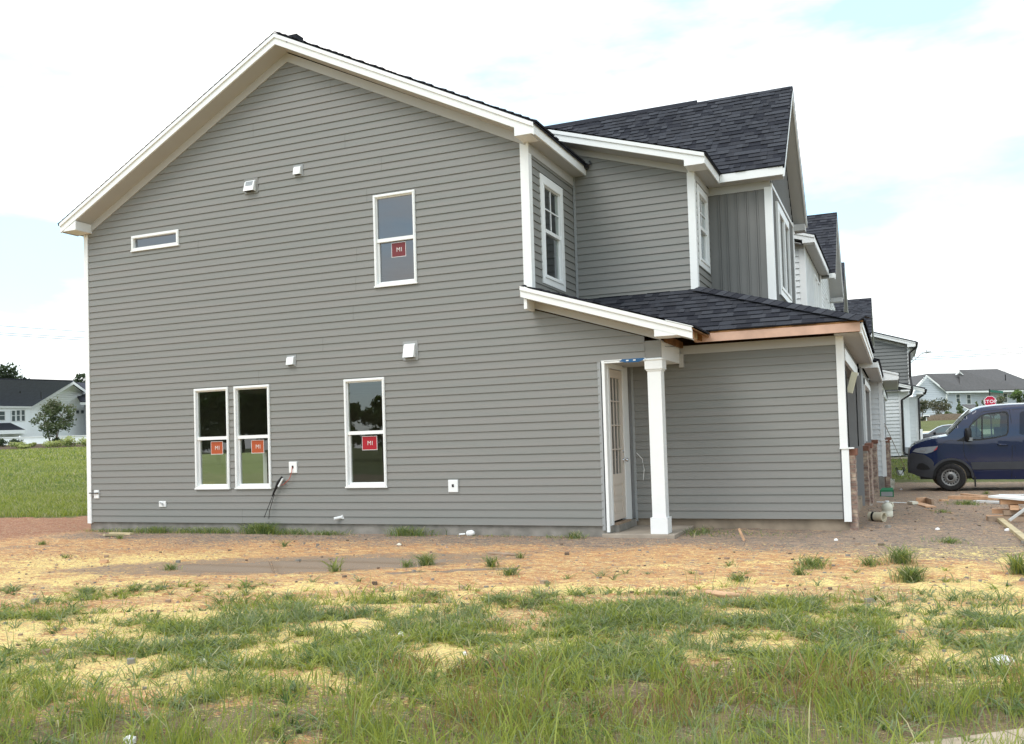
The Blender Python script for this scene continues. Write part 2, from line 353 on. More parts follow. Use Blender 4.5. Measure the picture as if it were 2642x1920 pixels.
def height(x, y):
    x = np.asarray(x, float); y = np.asarray(y, float); s, d = sdc(x, y)
    left = sstep(-x, 1, 12)
    hl = 2.15 * np.clip((d - 20) / 80, 0, 1) + .75 * sstep(d, 100, 114); hr = 2.3 * sstep(d, 66, 98)
    dip = -.27 * sstep(y, 3, 13) * (1 - sstep(y, 21, 36)) * sstep(x, 12.5, 15)
    base = left * hl + (1 - left) * hr + dip - .05 * sstep(-x, -1, 4) * (1 - left)*0
    near = 1 - sstep(np.hypot(x - 8, y + 3), 25, 60)
    rough = (fbm(x * .9, y * .9) - .5) * .07 + (fbm(x * 4, y * 4) - .5) * .03
    wall = sstep(np.abs(y), 0, .6) * 1.0
    rough = rough * near * np.where((x > -.5) & (x < 14.5), np.clip(wall * .9 + .1, 0, 1), 1)
    ps, pd = sdc(7.45, -3.35); q = ((s - ps) / 3.1) ** 2 + ((d - pd) / .95) ** 2
    ruts = sum(np.exp(-((d - c_ - .25 * np.sin(s * .5 + k_)) / .16) ** 2) * a_ for c_, k_, a_ in ((8.95, 0, .028), (9.95, .2, .022), (10.9, 1, .018), (8.1, .5, .02))) - sum(np.exp(-((d - c_ - .25 * np.sin(s * .5 + k_)) / .13) ** 2) * a_ for c_, k_, a_ in ((9.22, 0, .016), (10.22, .2, .014), (8.65, 0, .012)))
    h = base + rough + (-ruts + (fbm(x * 9, y * 9, 3) - .5) * .035) * near * wall
    wgt = np.exp(-q * 1.1); h = h * (1 - wgt) + (-.055) * wgt
    return h
def gz(x, y): return float(height(x, y))
def G(u, v):                          # ground point on a sight line
    d = ray(u, v); t = 3.0; last = t
    while t < 400:
        p = CAM + d * t
        if p.z < gz(p.x, p.y): break
        last = t; t *= 1.02
    lo, hi = last, t
    for _ in range(30):
        m_ = (lo + hi) / 2; p = CAM + d * m_
        if p.z < gz(p.x, p.y): hi = m_
        else: lo = m_
    return CAM + d * hi
def axis_coords(lo, hi, step, far):
    c = list(np.arange(lo, hi + 1e-6, step)); s = step; a = hi
    while a < far: s *= 1.17; a += s; c.append(a)
    s = step; a = lo
    while a > -far: s *= 1.17; a -= s; c.insert(0, a)
    return np.array(c)
gx = axis_coords(-8, 20, .07, 900); gy = axis_coords(-10, 3, .07, 900)
X, Y = np.meshgrid(gx, gy); Z = height(X, Y); nx, ny = len(gx), len(gy)
me = bpy.data.meshes.new('ground'); me.vertices.add(nx * ny); me.vertices.foreach_set('co', np.stack([X, Y, Z], -1).ravel())
idx = np.arange(nx * ny).reshape(ny, nx); q = np.stack([idx[:-1, :-1], idx[:-1, 1:], idx[1:, 1:], idx[1:, :-1]], -1).reshape(-1, 4)
me.loops.add(q.size); me.loops.foreach_set('vertex_index', q.ravel()); me.polygons.add(len(q)); me.polygons.foreach_set('loop_start', np.arange(len(q)) * 4)
me.polygons.foreach_set('use_smooth', [True] * len(q)); me.update()
s_, d_ = sdc(X, Y); nzb = fbm(X * .5 + 3, Y * .5) - .5; nzs = fbm(s_ * .35 + 9, d_ * 1.6) - .5; nzf = fbm(X * 2.2, Y * 2.2) - .5
# wet/grey gravel, yellow sand, red clay, grass soil, lawn
grey = sstep(Y + nzb * 2.2 + nzs * 1.2, -2.3, -.5) * sstep(X, -1.5, 1.5) * .85
grey = np.maximum(grey, sstep(X + nzb * 3, 13.0, 15.2) * sstep(Y + nzb * 3, -3.2, .4) * .56)
ps, pd = sdc(7.45, -3.35); wet = .62 - .62 * sstep(((s_ - ps) / 3.3) ** 2 + ((d_ - pd) / .95) ** 2 + nzb * .9, .45, 1.3)
grey = np.maximum(grey, sstep(nzs, .03, .18) * .42 + .04)
yell = sstep(10.3 - d_ + nzs * 7, -.4, 1.1) * sstep(d_ + nzb * 2, 4.8, 6.4) * .78
yell = np.maximum(yell, sstep(-s_, 3.2, 4.8) * sstep(d_, 9, 10) * (1 - sstep(d_, 12.8, 14.5)) * .62)
yell = np.maximum(yell * (1 - .55 * sstep(nzf + nzs, .02, .2)), .20 * sstep(d_, 6, 8) * (1 - sstep(d_, 11, 13)))
red = sstep(-X + nzb * 4, -.8, 1.0) * sstep(d_ + nzb * 2, 13.4, 15.0) * (1 - sstep(d_ + nzb * 3, 25, 28)) * .9
red = np.maximum(red, .25 * sstep(nzb, 0, .2) * sstep(d_, 8.5, 10))
lawn = sstep(-X + nzb * 3, -.5, 2.5) * sstep(d_ + nzb * 3.5, 21.0, 23.0)
lawn = np.maximum(lawn, sstep(Y + nzb * 2, 19, 20.5)); lawn = np.maximum(lawn, sstep(-d_, 1.5, 3.5))
lawn = np.maximum(lawn, sstep(np.hypot(X - 5, Y), 45, 60))
soil = (1 - sstep(d_ + nzb * 3 + nzs * 3, 4.7, 7.0)) * .85
for nm, arr in (('grey', grey), ('yell', yell), ('red', red), ('lawn', lawn), ('soil', soil), ('wet', wet)):
    at = me.attributes.new(nm, 'FLOAT', 'POINT'); at.data.foreach_set('value', np.clip(arr, 0, 1).ravel().astype(np.float32))
gm = bpy.data.materials.new('yard_soil'); gm.use_nodes = True; t = gm.node_tree; B = t.nodes['Principled BSDF']; B.inputs['Specular IOR Level'].default_value = .15
tcn = t.nodes.new('ShaderNodeTexCoord')
def tn(scale, detail=8, rough=.6, st=(1, 1, 1), rot=0):
    m_ = t.nodes.new('ShaderNodeMapping'); m_.inputs['Scale'].default_value = st; m_.inputs['Rotation'].default_value = (0, 0, rot); t.links.new(tcn.outputs['Object'], m_.inputs[0])
    n = t.nodes.new('ShaderNodeTexNoise'); n.inputs['Scale'].default_value = scale; n.inputs['Detail'].default_value = detail; n.inputs['Roughness'].default_value = rough; t.links.new(m_.outputs[0], n.inputs[0]); return n.outputs[0]
def ramp(i, a, b, c0=(0, 0, 0, 1), c1=(1, 1, 1, 1)):
    r = t.nodes.new('ShaderNodeValToRGB'); r.color_ramp.elements[0].position = a; r.color_ramp.elements[1].position = b; r.color_ramp.elements[0].color = c0; r.color_ramp.elements[1].color = c1; t.links.new(i, r.inputs[0]); return r.outputs[0]
def mix(f, a, b):
    m_ = t.nodes.new('ShaderNodeMix'); m_.data_type = 'RGBA'
    for s, v in ((m_.inputs[0], f), (m_.inputs[6], a), (m_.inputs[7], b)):
        if isinstance(v, (tuple, float)): s.default_value = v
        else: t.links.new(v, s)
    return m_.outputs[2]
def math_(op, a, b):
    m_ = t.nodes.new('ShaderNodeMath'); m_.operation = op; m_.use_clamp = True
    for s, v in ((m_.inputs[0], a), (m_.inputs[1], b)):
        if isinstance(v, (int, float)): s.default_value = v
        else: t.links.new(v, s)
    return m_.outputs[0]
def attr(n): a = t.nodes.new('ShaderNodeAttribute'); a.attribute_name = n; return a.outputs['Fac']
def mask(n, nf, amt=.5):              # attribute broken up by a fine noise so its border is ragged
    m_ = t.nodes.new('ShaderNodeMath'); m_.operation = 'MULTIPLY_ADD'; t.links.new(nf, m_.inputs[0]); m_.inputs[1].default_value = amt; m_.inputs[2].default_value = -amt / 2
    q_ = t.nodes.new('ShaderNodeMath'); q_.operation = 'ADD'; t.links.new(m_.outputs[0], q_.inputs[0]); t.links.new(attr(n), q_.inputs[1]); return ramp(q_.outputs[0], .42, .58)
fine = tn(28, 6, .7); midn = tn(5, 8, .65); strk = tn(3.2, 8, .65, (1, 4.5, 1), -.39); peb = tn(75, 3, .6); big = tn(1.2, 6, .6)
sp1 = math_('ADD', math_('MULTIPLY', fine, .55), math_('MULTIPLY', midn, .45)); sp2 = math_('ADD', math_('MULTIPLY', tn(17, 7, .7, (1, 2.2, 1), -.39), .6), math_('MULTIPLY', strk, .4))
sp3 = math_('ADD', math_('MULTIPLY', tn(9, 8, .72, (1, 3.0, 1), -.39), .62), math_('MULTIPLY', fine, .38))
base = mix(ramp(strk, .40, .60), (.56, .27, .12, 1), (.70, .40, .19, 1)); base = mix(ramp(sp1, .52, .58), base, (.37, .265, .205, 1)); base = mix(ramp(sp2, .515, .575), base, (.86, .62, .30, 1))
sand = mix(ramp(sp1, .42, .54), (.80, .53, .22, 1), (.95, .77, .31, 1)); sand = mix(ramp(sp2, .55, .61), sand, (.50, .36, .25, 1))
greyc = mix(ramp(sp1, .44, .56), (.18, .15, .13, 1), (.32, .255, .205, 1)); greyc = mix(ramp(sp2, .50, .57), greyc, (.52, .35, .225, 1))
redc = mix(ramp(sp1, .44, .56), (.31, .135, .08, 1), (.47, .24, .145, 1)); redc = mix(ramp(sp2, .52, .60), redc, (.52, .37, .24, 1))
soilc = mix(ramp(sp1, .44, .56), (.20, .14, .085, 1), (.33, .24, .15, 1)); soilc = mix(ramp(sp2, .52, .62), soilc, (.15, .15, .06, 1)); lawnc = mix(ramp(big, .35, .65), (.105, .125, .036, 1), (.155, .165, .055, 1))
wetc = mix(ramp(sp1, .42, .58), (.30, .205, .14, 1), (.42, .30, .20, 1))
c = mix(mask('grey', sp3, 5.2), base, greyc); c = mix(mask('red', sp1, 4.2), c, redc); c = mix(mask('soil', sp1, 3.5), c, soilc); c = mix(mask('yell', sp3, 5.0), c, sand); c = mix(mask('wet', sp1, 2.6), c, wetc); c = mix(mask('lawn', midn, 1.0), c, lawnc)
c = mix(math_('MULTIPLY', ramp(peb, .56, .62), .6), c, (.12, .095, .085, 1)); c = mix(math_('MULTIPLY', ramp(tn(60, 3, .5), .62, .67), .55), c, (.50, .42, .33, 1))
t.links.new(c, B.inputs['Base Color']); B.inputs['Roughness'].default_value = .95
bp = t.nodes.new('ShaderNodeBump'); bp.inputs['Strength'].default_value = 1.0; bp.inputs['Distance'].default_value = .045
t.links.new(math_('ADD', math_('MULTIPLY', fine, .6), math_('MULTIPLY', peb, .35)), bp.inputs['Height']); t.links.new(bp.outputs[0], B.inputs['Normal'])
me.materials.append(gm); go = bpy.data.objects.new('ground', me); COL.objects.link(go); tag(go, kind='structure')
# puddle
wm = bpy.data.materials.new('muddy_water'); wm.use_nodes = True; b = wm.node_tree.nodes['Principled BSDF']; b.inputs['Base Color'].default_value = (.34, .225, .14, 1); b.inputs['Roughness'].default_value = .04; b.inputs['IOR'].default_value = 1.33; b.inputs['Specular IOR Level'].default_value = .6
mb = MB(); px_, py_ = 7.45, -3.35
ring = [(px_ + (4.4 * math.cos(a)) * .9243 - (1.5 * math.sin(a)) * .3817, py_ + (4.4 * math.cos(a)) * .3817 + (1.5 * math.sin(a)) * .9243, -.036) for a in np.linspace(0, 2 * math.pi, 40)[:-1]]
mb.face(ring, wm); tag(mb.build('puddle'), kind='structure')
# pavement in the lower right corner
E0, E1 = Vector((14.80, -8.60)), Vector((15.42, -8.12)); dv = (E1 - E0).normalized(); pv = Vector((dv.y, -dv.x))
mb = MB()
for k in range(-9, 12):
    a = E0 + dv * (k * 1.5 + .55); b2 = a + dv * 1.488; z = .02
    mb.prism([(*a, z), (*b2, z), (*(b2 + pv * 1.5), z), (*(a + pv * 1.5), z)], (0, 0, -.1), mat('tan_pavement', (.46, .37, .28), .9, .2, var=.14, vscale=4, bump=.2, bscale=60))
tag(mb.build('pavement', bevel=.006), kind='structure')
# road by the far corner and its kerb, behind the building row
mb = MB()
def strip(d0, d1, s0, s1, dz, m, n=40):
    for k in range(n):
        sa, sb = s0 + (s1 - s0) * k / n, s0 + (s1 - s0) * (k + 1) / n; ps = []
        for s, d in ((sa, d0), (sb, d0), (sb, d1), (sa, d1)):
            x = 14.8 + s * .9243 - d * .3817; y = -13.32 + s * .3817 + d * .9243; ps.append((x, y, gz(x, y) + dz))
        mb.face(ps, m)
ASPH = mat('asphalt', (.16, .16, .165), .9, .2, var=.1)
strip(50, 76, 10, 90, .02, ASPH); tag(mb.build('road'), kind='structure')
mb = MB(); strip(78, 82, 10, 90, .05, mat('pale_kerb', (.62, .58, .42), .9)); tag(mb.build('kerb'), kind='structure')
mb = MB(); mb.box((14.3, 35.6, -.2), (19.5, 37.0, .03), SLAB); tag(mb.build('path'), kind='structure')

# ------------------------------------------------------------------ end townhouse
H = thing('townhouse', 'grey clapboard end townhouse with wide gable wall, porch column and unfinished garage eave', 'townhouse', (5, 3.5, 0), 'townhouses in the row')
Y0 = frY(0)
W = dict(slit=(1.236, 2.408, 5.411, 5.706), up=(6.686, 7.497, 4.205, 5.78), a=(2.71, 3.502, .80, 2.66), b=(3.636, 4.429, .80, 2.66), c=(6.008, 6.816, .80, 2.66))
mb = MB()
zr = 8.50
lft = interp([(0, .07), (5.93, .07), (zr, 4.93)])
def rgt(z):
    if z < 2.67: return 10.62
    if z < 3.02: return 11.35
    if z < 3.60: return 11.35 - (z - 3.02) / (3.60 - 3.02) * (11.35 - 9.50)
    if z < 6.27: return 9.45
    return 9.45 - (z - 6.27) / (zr - 6.27) * (9.45 - 4.97)
siding(mb, Y0, .17, zr, lft, rgt, SID, holes=[W[k] for k in W], breaks=(2.67, 3.02, 3.60, 6.27))
mb.build('siding_wall', H)
# corner trims
mb = MB(); fbox(mb, Y0, -.02, .085, .143, 5.87, -.1, .028, TRIM); mb.build('corner_trim', H)
mb = MB(); fbox(mb, Y0, 9.425, 9.568, 3.88, 6.30, -.11, .028, TRIM); mb.build('corner_trim', H)
# foundation
mb = MB(); mb.box((.02, .02, -.5), (9.6, 7.2, .168), CONC); mb.box((9.6, .02, -.5), (10.72, 1.35, .168), CONC); mb.build('foundation', H)
mb = MB(); mb.box((10.72, 1.35, -.6), (14.1, 7.2, .168), mat('mud_stained_concrete', (.30, .245, .185), .95, .1, var=.22, vscale=3)); mb.build('garage_foundation', H)
# hollow inside: floors, ceiling, back wall with a low opening shaped to hide the sky, party wall
mb = MB(); mb.box((.1, .1, .17), (9.5, 7.1, .2), SLAB); mb.build('floor', H)
mb = MB(); mb.box((.1, .1, 2.86), (9.45, 7.1, 3.1), INT); mb.box((.12, 7.0, .2), (9.45, 7.2, 8), INT); mb.box((9.42, 2.2, 3.1), (9.47, 7.1, 6.2), INT)
mb.box((5.6, 4.4, .2), (5.72, 7.0, 2.86), INT); mb.box((.1, .1, 5.88), (9.5, 7.1, 5.92), INT); mb.box((9.40, .1, .2), (9.5, 7.1, 2.86), INT)
for z0, z1, y0, y1 in ((.2, 2.86, .1, 2.6), (.2, 2.86, 5.4, 7.1), (1.5, 2.86, 2.6, 5.4), (3.1, 6.0, .1, 7.1)): mb.box((.05, y0, z0), (.12, y1, z1), INT)
mb.build('interior_wall', H)
mb = MB()
for y0, y1 in ((2.6, 2.68), (3.95, 4.05), (5.32, 5.4)): mb.box((.02, y0, .2), (.14, y1, 1.5), TRIM)
mb.box((.02, 2.68, 1.42), (.14, 5.32, 1.5), TRIM); mb.build('half_height_rear_window', H)  # made-up low head: keeps bright sky out, so front panes stay dark and green
mb = MB(); siding(mb, frXm(0), .17, 5.95, .05, 7.2, SID, holes=[(2.6, 5.4, .2, 1.5)]); mb.build('siding_wall', H)
# kitchen shapes seen through the ground floor panes
mb = MB(); mb.box((1.9, 3.4, .2), (2.5, 4.3, 1.1), TRIM); mb.box((1.85, 3.35, 1.1), (2.55, 4.35, 1.14), SLAB); mb.build('kitchen_island', H)
# windows
def st(a, b, z0, z1, m): return (a, b, z0, z1, m, 0, -.036)
window(H, Y0, *W['slit'], hung=False, trim=.055, glass=GLASSU)
window(H, Y0, *W['up'], glass=GLASSU, sticker=st(6.99, 7.27, 4.69, 4.94, REDD))
window(H, Y0, *W['a'], sticker=st(3.03, 3.31, 1.43, 1.67, ORG)); window(H, Y0, *W['b'], sticker=st(3.96, 4.24, 1.43, 1.67, ORG)); window(H, Y0, *W['c'], sticker=st(6.31, 6.61, 1.43, 1.67, REDS))
# wall vents: (centre a, z, size, louvred)
def vent(x, z, w_, h_, big=False, louv=False):
    m = MB(); fbox(m, Y0, x - w_ / 2, x + w_ / 2, z - h_ / 2, z + h_ / 2, .005, .024, GTRIM if not louv else MATS['grey_vinyl']); o = m.build('wall_vent', H)
    m = MB(); a, b = x - w_ * .38, x + w_ * .34; t_, b_ = z + h_ * .36, z - h_ * .36; pr = .11 if big else .085
    sec = [(t_, .024), (t_ - h_ * .1, .06), (b_, pr), (b_ - .0, .024)]
    m.prism([Y0(a, q, c_) for q, c_ in sec], (b - a, 0, 0), TRIM); m.build('vent_hood', o, bevel=.006)
    m = MB(); fbox(m, Y0, a + .015, b - .015, b_ - .006, b_, .03, pr - .015, BLACK)
    if louv:
        for k in range(4): q = t_ - h_ * .10 - k * .022; fbox(m, Y0, a + .03, b - .03, q - .016, q, .03, .068 + k * .006, MATS['galvanised_steel'])
    m.build('vent_grille', o)
vent(4.12, 6.30, .30, .28, True, True); vent(5.16, 6.435, .20, .21); vent(4.92, 3.055, .20, .20); vent(7.335, 3.075, .28, .32, True)
# electrical boxes, pipe stub
def ubox(a0, a1, z0, z1, hole=True, name='utility_box'):
    m = MB(); fbox(m, Y0, a0, a1, z0, z1, .004, .035, TRIM); o = m.build(name, H, bevel=.008); am, zm = (a0 + a1) / 2, (z0 + z1) / 2
    if hole: m = MB(); fbox(m, Y0, am - .018, am + .018, zm - .018, zm + .03, .035, .039, BLACK); m.build('knockout', o)
    return o
b1 = ubox(4.823, 4.994, 1.062, 1.263)
m = MB(); m.tube([(4.90, -.04, 1.17), (4.90, -.06, 1.08), (4.86, -.07, .96), (4.72, -.06, .86), (4.66, -.07, .85)], .006, WIRE, 6); m.build('wire', b1)
m = MB(); m.tube([(4.70, -.07, 1.0), (4.62, -.075, .90), (4.48, -.07, .66)], [.018, .03, .012], BLACK, 6); m.tube([(4.50, -.06, .70), (4.38, -.09, .42), (4.30, -.08, .28)], .006, BLACK, 5); m.tube([(4.52, -.06, .70), (4.44, -.1, .40), (4.41, -.09, .26)], .006, BLACK, 5); m.build('cable_bundle', b1)
m = MB(); m.tube([(4.73, -.085, .97), (4.64, -.095, .83)], .016, TRIM, 6); m.build('cable_tag', b1)
ubox(7.977, 8.155, .701, .906)
b2 = ubox(.162, .289, .63, .794, False); m = MB(); m.tube([(.30, -.05, .74), (.16, -.06, .735), (.08, -.07, .74)], .012, GUT, 6); m.tube([(.10, -.06, .735), (.08, -.05, .60), (.06, -.04, .2)], .003, TRIM, 4); m.build('cable', b2)
b3 = ubox(1.819, 1.985, .463, .574, False); m = MB(); m.tube([(1.86, -.05, .55), (1.93, -.06, .53), (1.94, -.06, .49)], .012, GALV, 6); m.build('tap', b3)
m = MB(); m.tube([(5.90, .0, .285), (5.79, -.10, .265)], .026, TRIM, 10, caps=False); m.tube([(5.90, 0, .285), (5.93, -.015, .29)], .04, TRIM, 10); m.build('drain_stub', H)
# main roof: rakes, soffit, frieze, fascia, shingles
AP = (5.0, 8.788); LT = (-.22, 6.05); RT = (9.82, 6.419)
mb = MB(); rakeboard(mb, -.4, *LT, *AP, .185, .03, TRIM); mb.build('rake_fascia', H)
mb = MB(); rakeboard(mb, -.4, *AP, *RT, .185, .03, TRIM); mb.build('rake_fascia', H)
mb = MB()
def slopebox(mb, x0, z0, x1, z1, y0, y1, th, m): mb.prism([(x0, y0, z0), (x1, y0, z1), (x1, y1, z1), (x0, y1, z0)], (0, 0, -th), m)
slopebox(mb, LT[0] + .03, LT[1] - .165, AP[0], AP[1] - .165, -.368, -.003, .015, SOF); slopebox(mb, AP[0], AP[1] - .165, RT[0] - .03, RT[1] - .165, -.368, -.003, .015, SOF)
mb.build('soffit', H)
mb = MB()
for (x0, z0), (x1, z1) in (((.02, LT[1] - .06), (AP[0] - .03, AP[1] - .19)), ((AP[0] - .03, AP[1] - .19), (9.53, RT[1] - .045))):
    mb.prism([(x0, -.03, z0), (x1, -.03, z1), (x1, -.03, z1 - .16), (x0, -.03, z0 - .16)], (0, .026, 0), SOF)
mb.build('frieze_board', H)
# box returns
mb = MB(); mb.prism([(-.14, -.398, 5.885), (.19, -.398, 5.885), (.19, -.398, 6.06), (-.1, -.398, 5.92)], (0, .39, 0), TRIM); mb.build('eave_return', H)
mb = MB(); mb.prism([(9.495, -.402, 6.257), (9.81, -.402, 6.257), (9.81, -.402, 6.29), (9.495, -.402, 6.42)], (0, .40, 0), TRIM); mb.build('eave_return', H)
mb = MB(); mb.box((9.79, -.37, 6.255), (9.82, 2.16, 6.405), TRIM); mb.build('eave_fascia', H)
mb = MB(); mb.box((9.545, -.0, 6.258), (9.79, 2.16, 6.27), SOF); mb.build('soffit', H)
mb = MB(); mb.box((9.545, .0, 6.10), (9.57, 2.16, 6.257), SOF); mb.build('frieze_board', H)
mb = MB(); mb.box((9.8, 2.05, 6.36), (9.88, 2.17, 6.42), GUT); mb.tube([(9.86, 2.1, 6.40), (9.93, 2.12, 6.45), (9.90, 2.14, 6.50)], .02, GUT, 6); mb.build('gutter_bracket', H)
mb = MB(); mb.box((-.22, -.36, 5.90), (-.19, 7.3, 6.04), TRIM); mb.build('eave_fascia', H)
mb = MB(); nR = (math.hypot(9.86 - 5, 8.80 - 6.41)); 
VR = Vector((-(9.86 - 5.0), 0, 8.81 - 6.42)).normalized()
shingles(mb, (9.86, -.425, 6.425), (0, 1, 0), VR, nR, lambda v: 0, lambda v: 7.75 if v > 2.4 else 2.6, tabs=True)
mb.prism([(9.85, -.42, 6.42), (5, -.42, 8.80), (5, 7.3, 8.80), (9.85, 7.3, 6.42)], (0, 0, -.03), SH[2])
VL = Vector((5.26, 0, 8.81 - 6.05)).normalized()
shingles(mb, (-.26, -.425, 6.04), (0, 1, 0), VL, math.hypot(5.26, 2.77), lambda v: 0, lambda v: 7.7, tabs=False)
mb.prism([(-.25, -.42, 6.035), (5, -.42, 8.80), (5, 7.3, 8.80), (-.25, 7.3, 6.035)], (0, 0, -.03), SH[2])
mb.box((5.24, -.40, 8.58), (5.46, -.2, 8.70), SH[2])
mb.build('main_roof', H)
# upper recessed walls -------------------------------------------------------
X1 = frX(9.54); sw = (.60, 1.465, 4.20, 5.79)
mb = MB(); siding(mb, X1, 3.92, 6.11, .0, 2.18, SID, holes=[sw]); mb.build('siding_wall', H)
window(H, X1, *sw, trim=.04, sash=.028, casing=.115, muntins=1, depth=.03, glass=GLASS)
Y2 = frY(2.18); mb = MB()
siding(mb, Y2, 3.955, 6.75, 9.56, lambda z: 11.67 if z < 6.05 else 11.67 - (z - 6.05) * 3.3, SID, breaks=(6.05,)); mb.build('siding_wall', H)
mb = MB(); fbox(mb, Y2, 9.56, 9.60, 3.95, 6.6, -.01, .03, GTRIM); mb.build('inner_corner_trim', H)
mb = MB(); fbox(mb, Y2, 11.64, 11.765, 3.93, 6.10, -.10, .028, TRIM); mb.build('corner_trim', H)
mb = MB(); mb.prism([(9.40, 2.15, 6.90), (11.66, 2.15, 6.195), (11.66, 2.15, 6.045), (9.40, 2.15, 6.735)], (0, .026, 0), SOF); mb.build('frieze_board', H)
mb = MB(); rakeboard(mb, 1.77, 8.6, 7.267, 12.024, 6.23, .175, .03, TRIM); mb.build('rake_fascia', H)
mb = MB(); slopebox(mb, 8.6, 7.10, 11.99, 6.075, 1.80, 2.15, .015, SOF); mb.box((11.77, 2.14, 6.06), (12.0, 3.2, 6.075), SOF); mb.build('soffit', H)
mb = MB(); mb.prism([(11.68, 1.768, 6.055), (12.01, 1.768, 6.055), (12.01, 1.768, 6.07), (11.68, 1.768, 6.16)], (0, .40, 0), TRIM); mb.build('eave_return', H)
mb = MB(); mb.box((11.995, 1.80, 6.06), (12.024, 3.19, 6.215), TRIM); mb.build('eave_fascia', H)
s2 = .303; V2 = Vector((-1, 0, s2)).normalized(); 
mb = MB(); shingles(mb, (12.06, 1.745, 6.235), (0, 1, 0), V2, 4.8 / V2.dot(Vector((-1, 0, 0))), lambda v: 0, lambda v: 1.42 + v * .30, tabs=False)
mb.prism([(12.05, 1.75, 6.225), (7.3, 1.75, 6.225 + 4.75 * s2), (7.3, 3.5, 6.225 + 4.75 * s2), (12.05, 3.16, 6.225)], (0, 0, -.02), SH[2]); mb.build('shed_roof', H)
# small side wall x = 11.74 with narrow window
X2 = frX(11.74); w2 = (2.48, 3.27, 4.58, 5.80)
mb = MB(); siding(mb, X2, 3.95, 6.06, 2.18, 3.507, SID, holes=[w2]); mb.build('siding_wall', H)
window(H, X2, *w2, trim=.04, sash=.028, casing=.11, muntins=1, depth=.03)
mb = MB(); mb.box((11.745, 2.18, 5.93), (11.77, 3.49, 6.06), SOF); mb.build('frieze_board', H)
# board and batten bay
Y3 = frY(3.507); mb = MB()
mb.face([Y3(11.74, 3.6, .004), Y3(12.79, 3.6, .004), Y3(12.79, 5.94, .004), Y3(11.74, 5.94, .004)], BAT)
for k, a in enumerate((11.955, 12.094, 12.272, 12.446, 12.621)):
    fbox(mb, Y3, a - .03, a - .012, 3.7, 5.94, .006, .026, BAT); fbox(mb, Y3, a + .008, a + .026, 3.7, 5.94, .006, .026, BAT)
mb.build('batten_wall', H)
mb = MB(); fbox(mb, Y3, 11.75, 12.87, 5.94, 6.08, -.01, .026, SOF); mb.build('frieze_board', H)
mb = MB(); fbox(mb, Y3, 12.765, 12.895, 3.55, 5.97, -.11, .03, TRIM); mb.build('corner_trim', H)
X3 = frX(12.87); w3 = (4.25, 5.95, 4.22, 5.72)
mb = MB()
batten(mb, X3, [(3.55, 3.6), (7.28, 3.6), (7.28, 6.02), (5.42, 8.22), (3.55, 6.02)], 3.7, 7.2, 3.7, lambda a: 6.02 + 1.05 * (1.87 - abs(a - 5.42)) - .06, BAT, .145, 0); mb.build('batten_wall', H)
mb = MB(); fbox(mb, X3, 3.5, 7.3, 5.98, 6.04, .006, .034, TRIM); mb.build('band_board', H)
window(H, X3, w3[0], (w3[0] + w3[1]) / 2, w3[2], w3[3], casing=.0, trim=.06, muntins=1, depth=.06, glass=GLASSU); window(H, X3, (w3[0] + w3[1]) / 2 + .003, w3[1], w3[2], w3[3], trim=.06, muntins=1, depth=.06, glass=GLASSU)
mb = MB()
for q in ((w3[0] - .13, w3[1] + .13, w3[3], w3[3] + .13), (w3[0] - .13, w3[1] + .13, w3[2] - .13, w3[2]), (w3[0] - .13, w3[0], w3[2], w3[3]), (w3[1], w3[1] + .13, w3[2], w3[3])): fbox(mb, X3, *q, .01, .055, TRIM)
mb.build('window_casing', H)
mb = MB(); fbox(mb, X3, 7.2, 7.31, 3.6, 6.1, .0, .03, TRIM); mb.build('corner_trim', H)
def gable(P, yr, run, zr_, ze, xt, xb, wallx, tabs=True, near_eave=True, m_side=BAT, deck=True, ridge_cap=None):
    """front-facing gable with its ridge along X: ridge y, half run, ridge z, eave z, tip x, back x"""
    sl_ = (zr_ - ze) / run; V = Vector((0, run, zr_ - ze)).normalized(); Ls = math.hypot(run, zr_ - ze)
    mb = MB(); shingles(mb, (xb, yr - run - .02, ze), (1, 0, 0), V, Ls, lambda v: max(0, v * 0), lambda v: xt - xb, tabs=tabs)
    Vb = Vector((0, -run, zr_ - ze)).normalized(); shingles(mb, (xb, yr + run + .02, ze), (1, 0, 0), Vb, Ls, lambda v: 0, lambda v: xt - xb, tabs=False)
    mb.prism([(xb, yr - run, ze - .01), (xt, yr - run, ze - .01), (xt, yr, zr_ - .01), (xb, yr, zr_ - .01)], (0, 0, -.03), SH[2])
    mb.prism([(xb, yr + run, ze - .01), (xt, yr + run, ze - .01), (xt, yr, zr_ - .01), (xb, yr, zr_ - .01)], (0, 0, -.03), SH[2])
    if ridge_cap: mb.prism([(ridge_cap[0], yr - .11, zr_ - .06), (ridge_cap[0], yr, zr_ + .06), (ridge_cap[0], yr + .11, zr_ - .06)], (ridge_cap[1] - ridge_cap[0], 0, 0), SH[2])
    rf = mb.build('gable_roof', P)
    for sgn in (-1, 1):
        mb = MB(); ye, yt = yr + sgn * run, yr
        mb.prism([(xt - .005, ye, ze - .02), (xt - .005, yt, zr_ - .02), (xt - .005, yt, zr_ - .20), (xt - .005, ye, ze - .19)], (-.03, 0, 0), TRIM); mb.build('rake_fascia', P)
        mb = MB(); mb.prism([(xt - .036, ye, ze - .15), (xt - .036, yt, zr_ - .17), (wallx + .005, yt, zr_ - .17), (wallx + .005, ye, ze - .15)], (0, 0, -.012), SOF); mb.build('soffit', P)
        if sgn < 0: continue
        mb = MB(); y0, y1 = sorted((ye, ye - sgn * .32)); mb.box((wallx + .03, y0, ze - .30), (xt - .036, y1, ze - .16), SOF); mb.build('eave_return', P)
    return rf
gable(H, 5.40, 2.23, 8.43, 6.23, 13.17, 5.8, 12.87, ridge_cap=(6, 11.25))
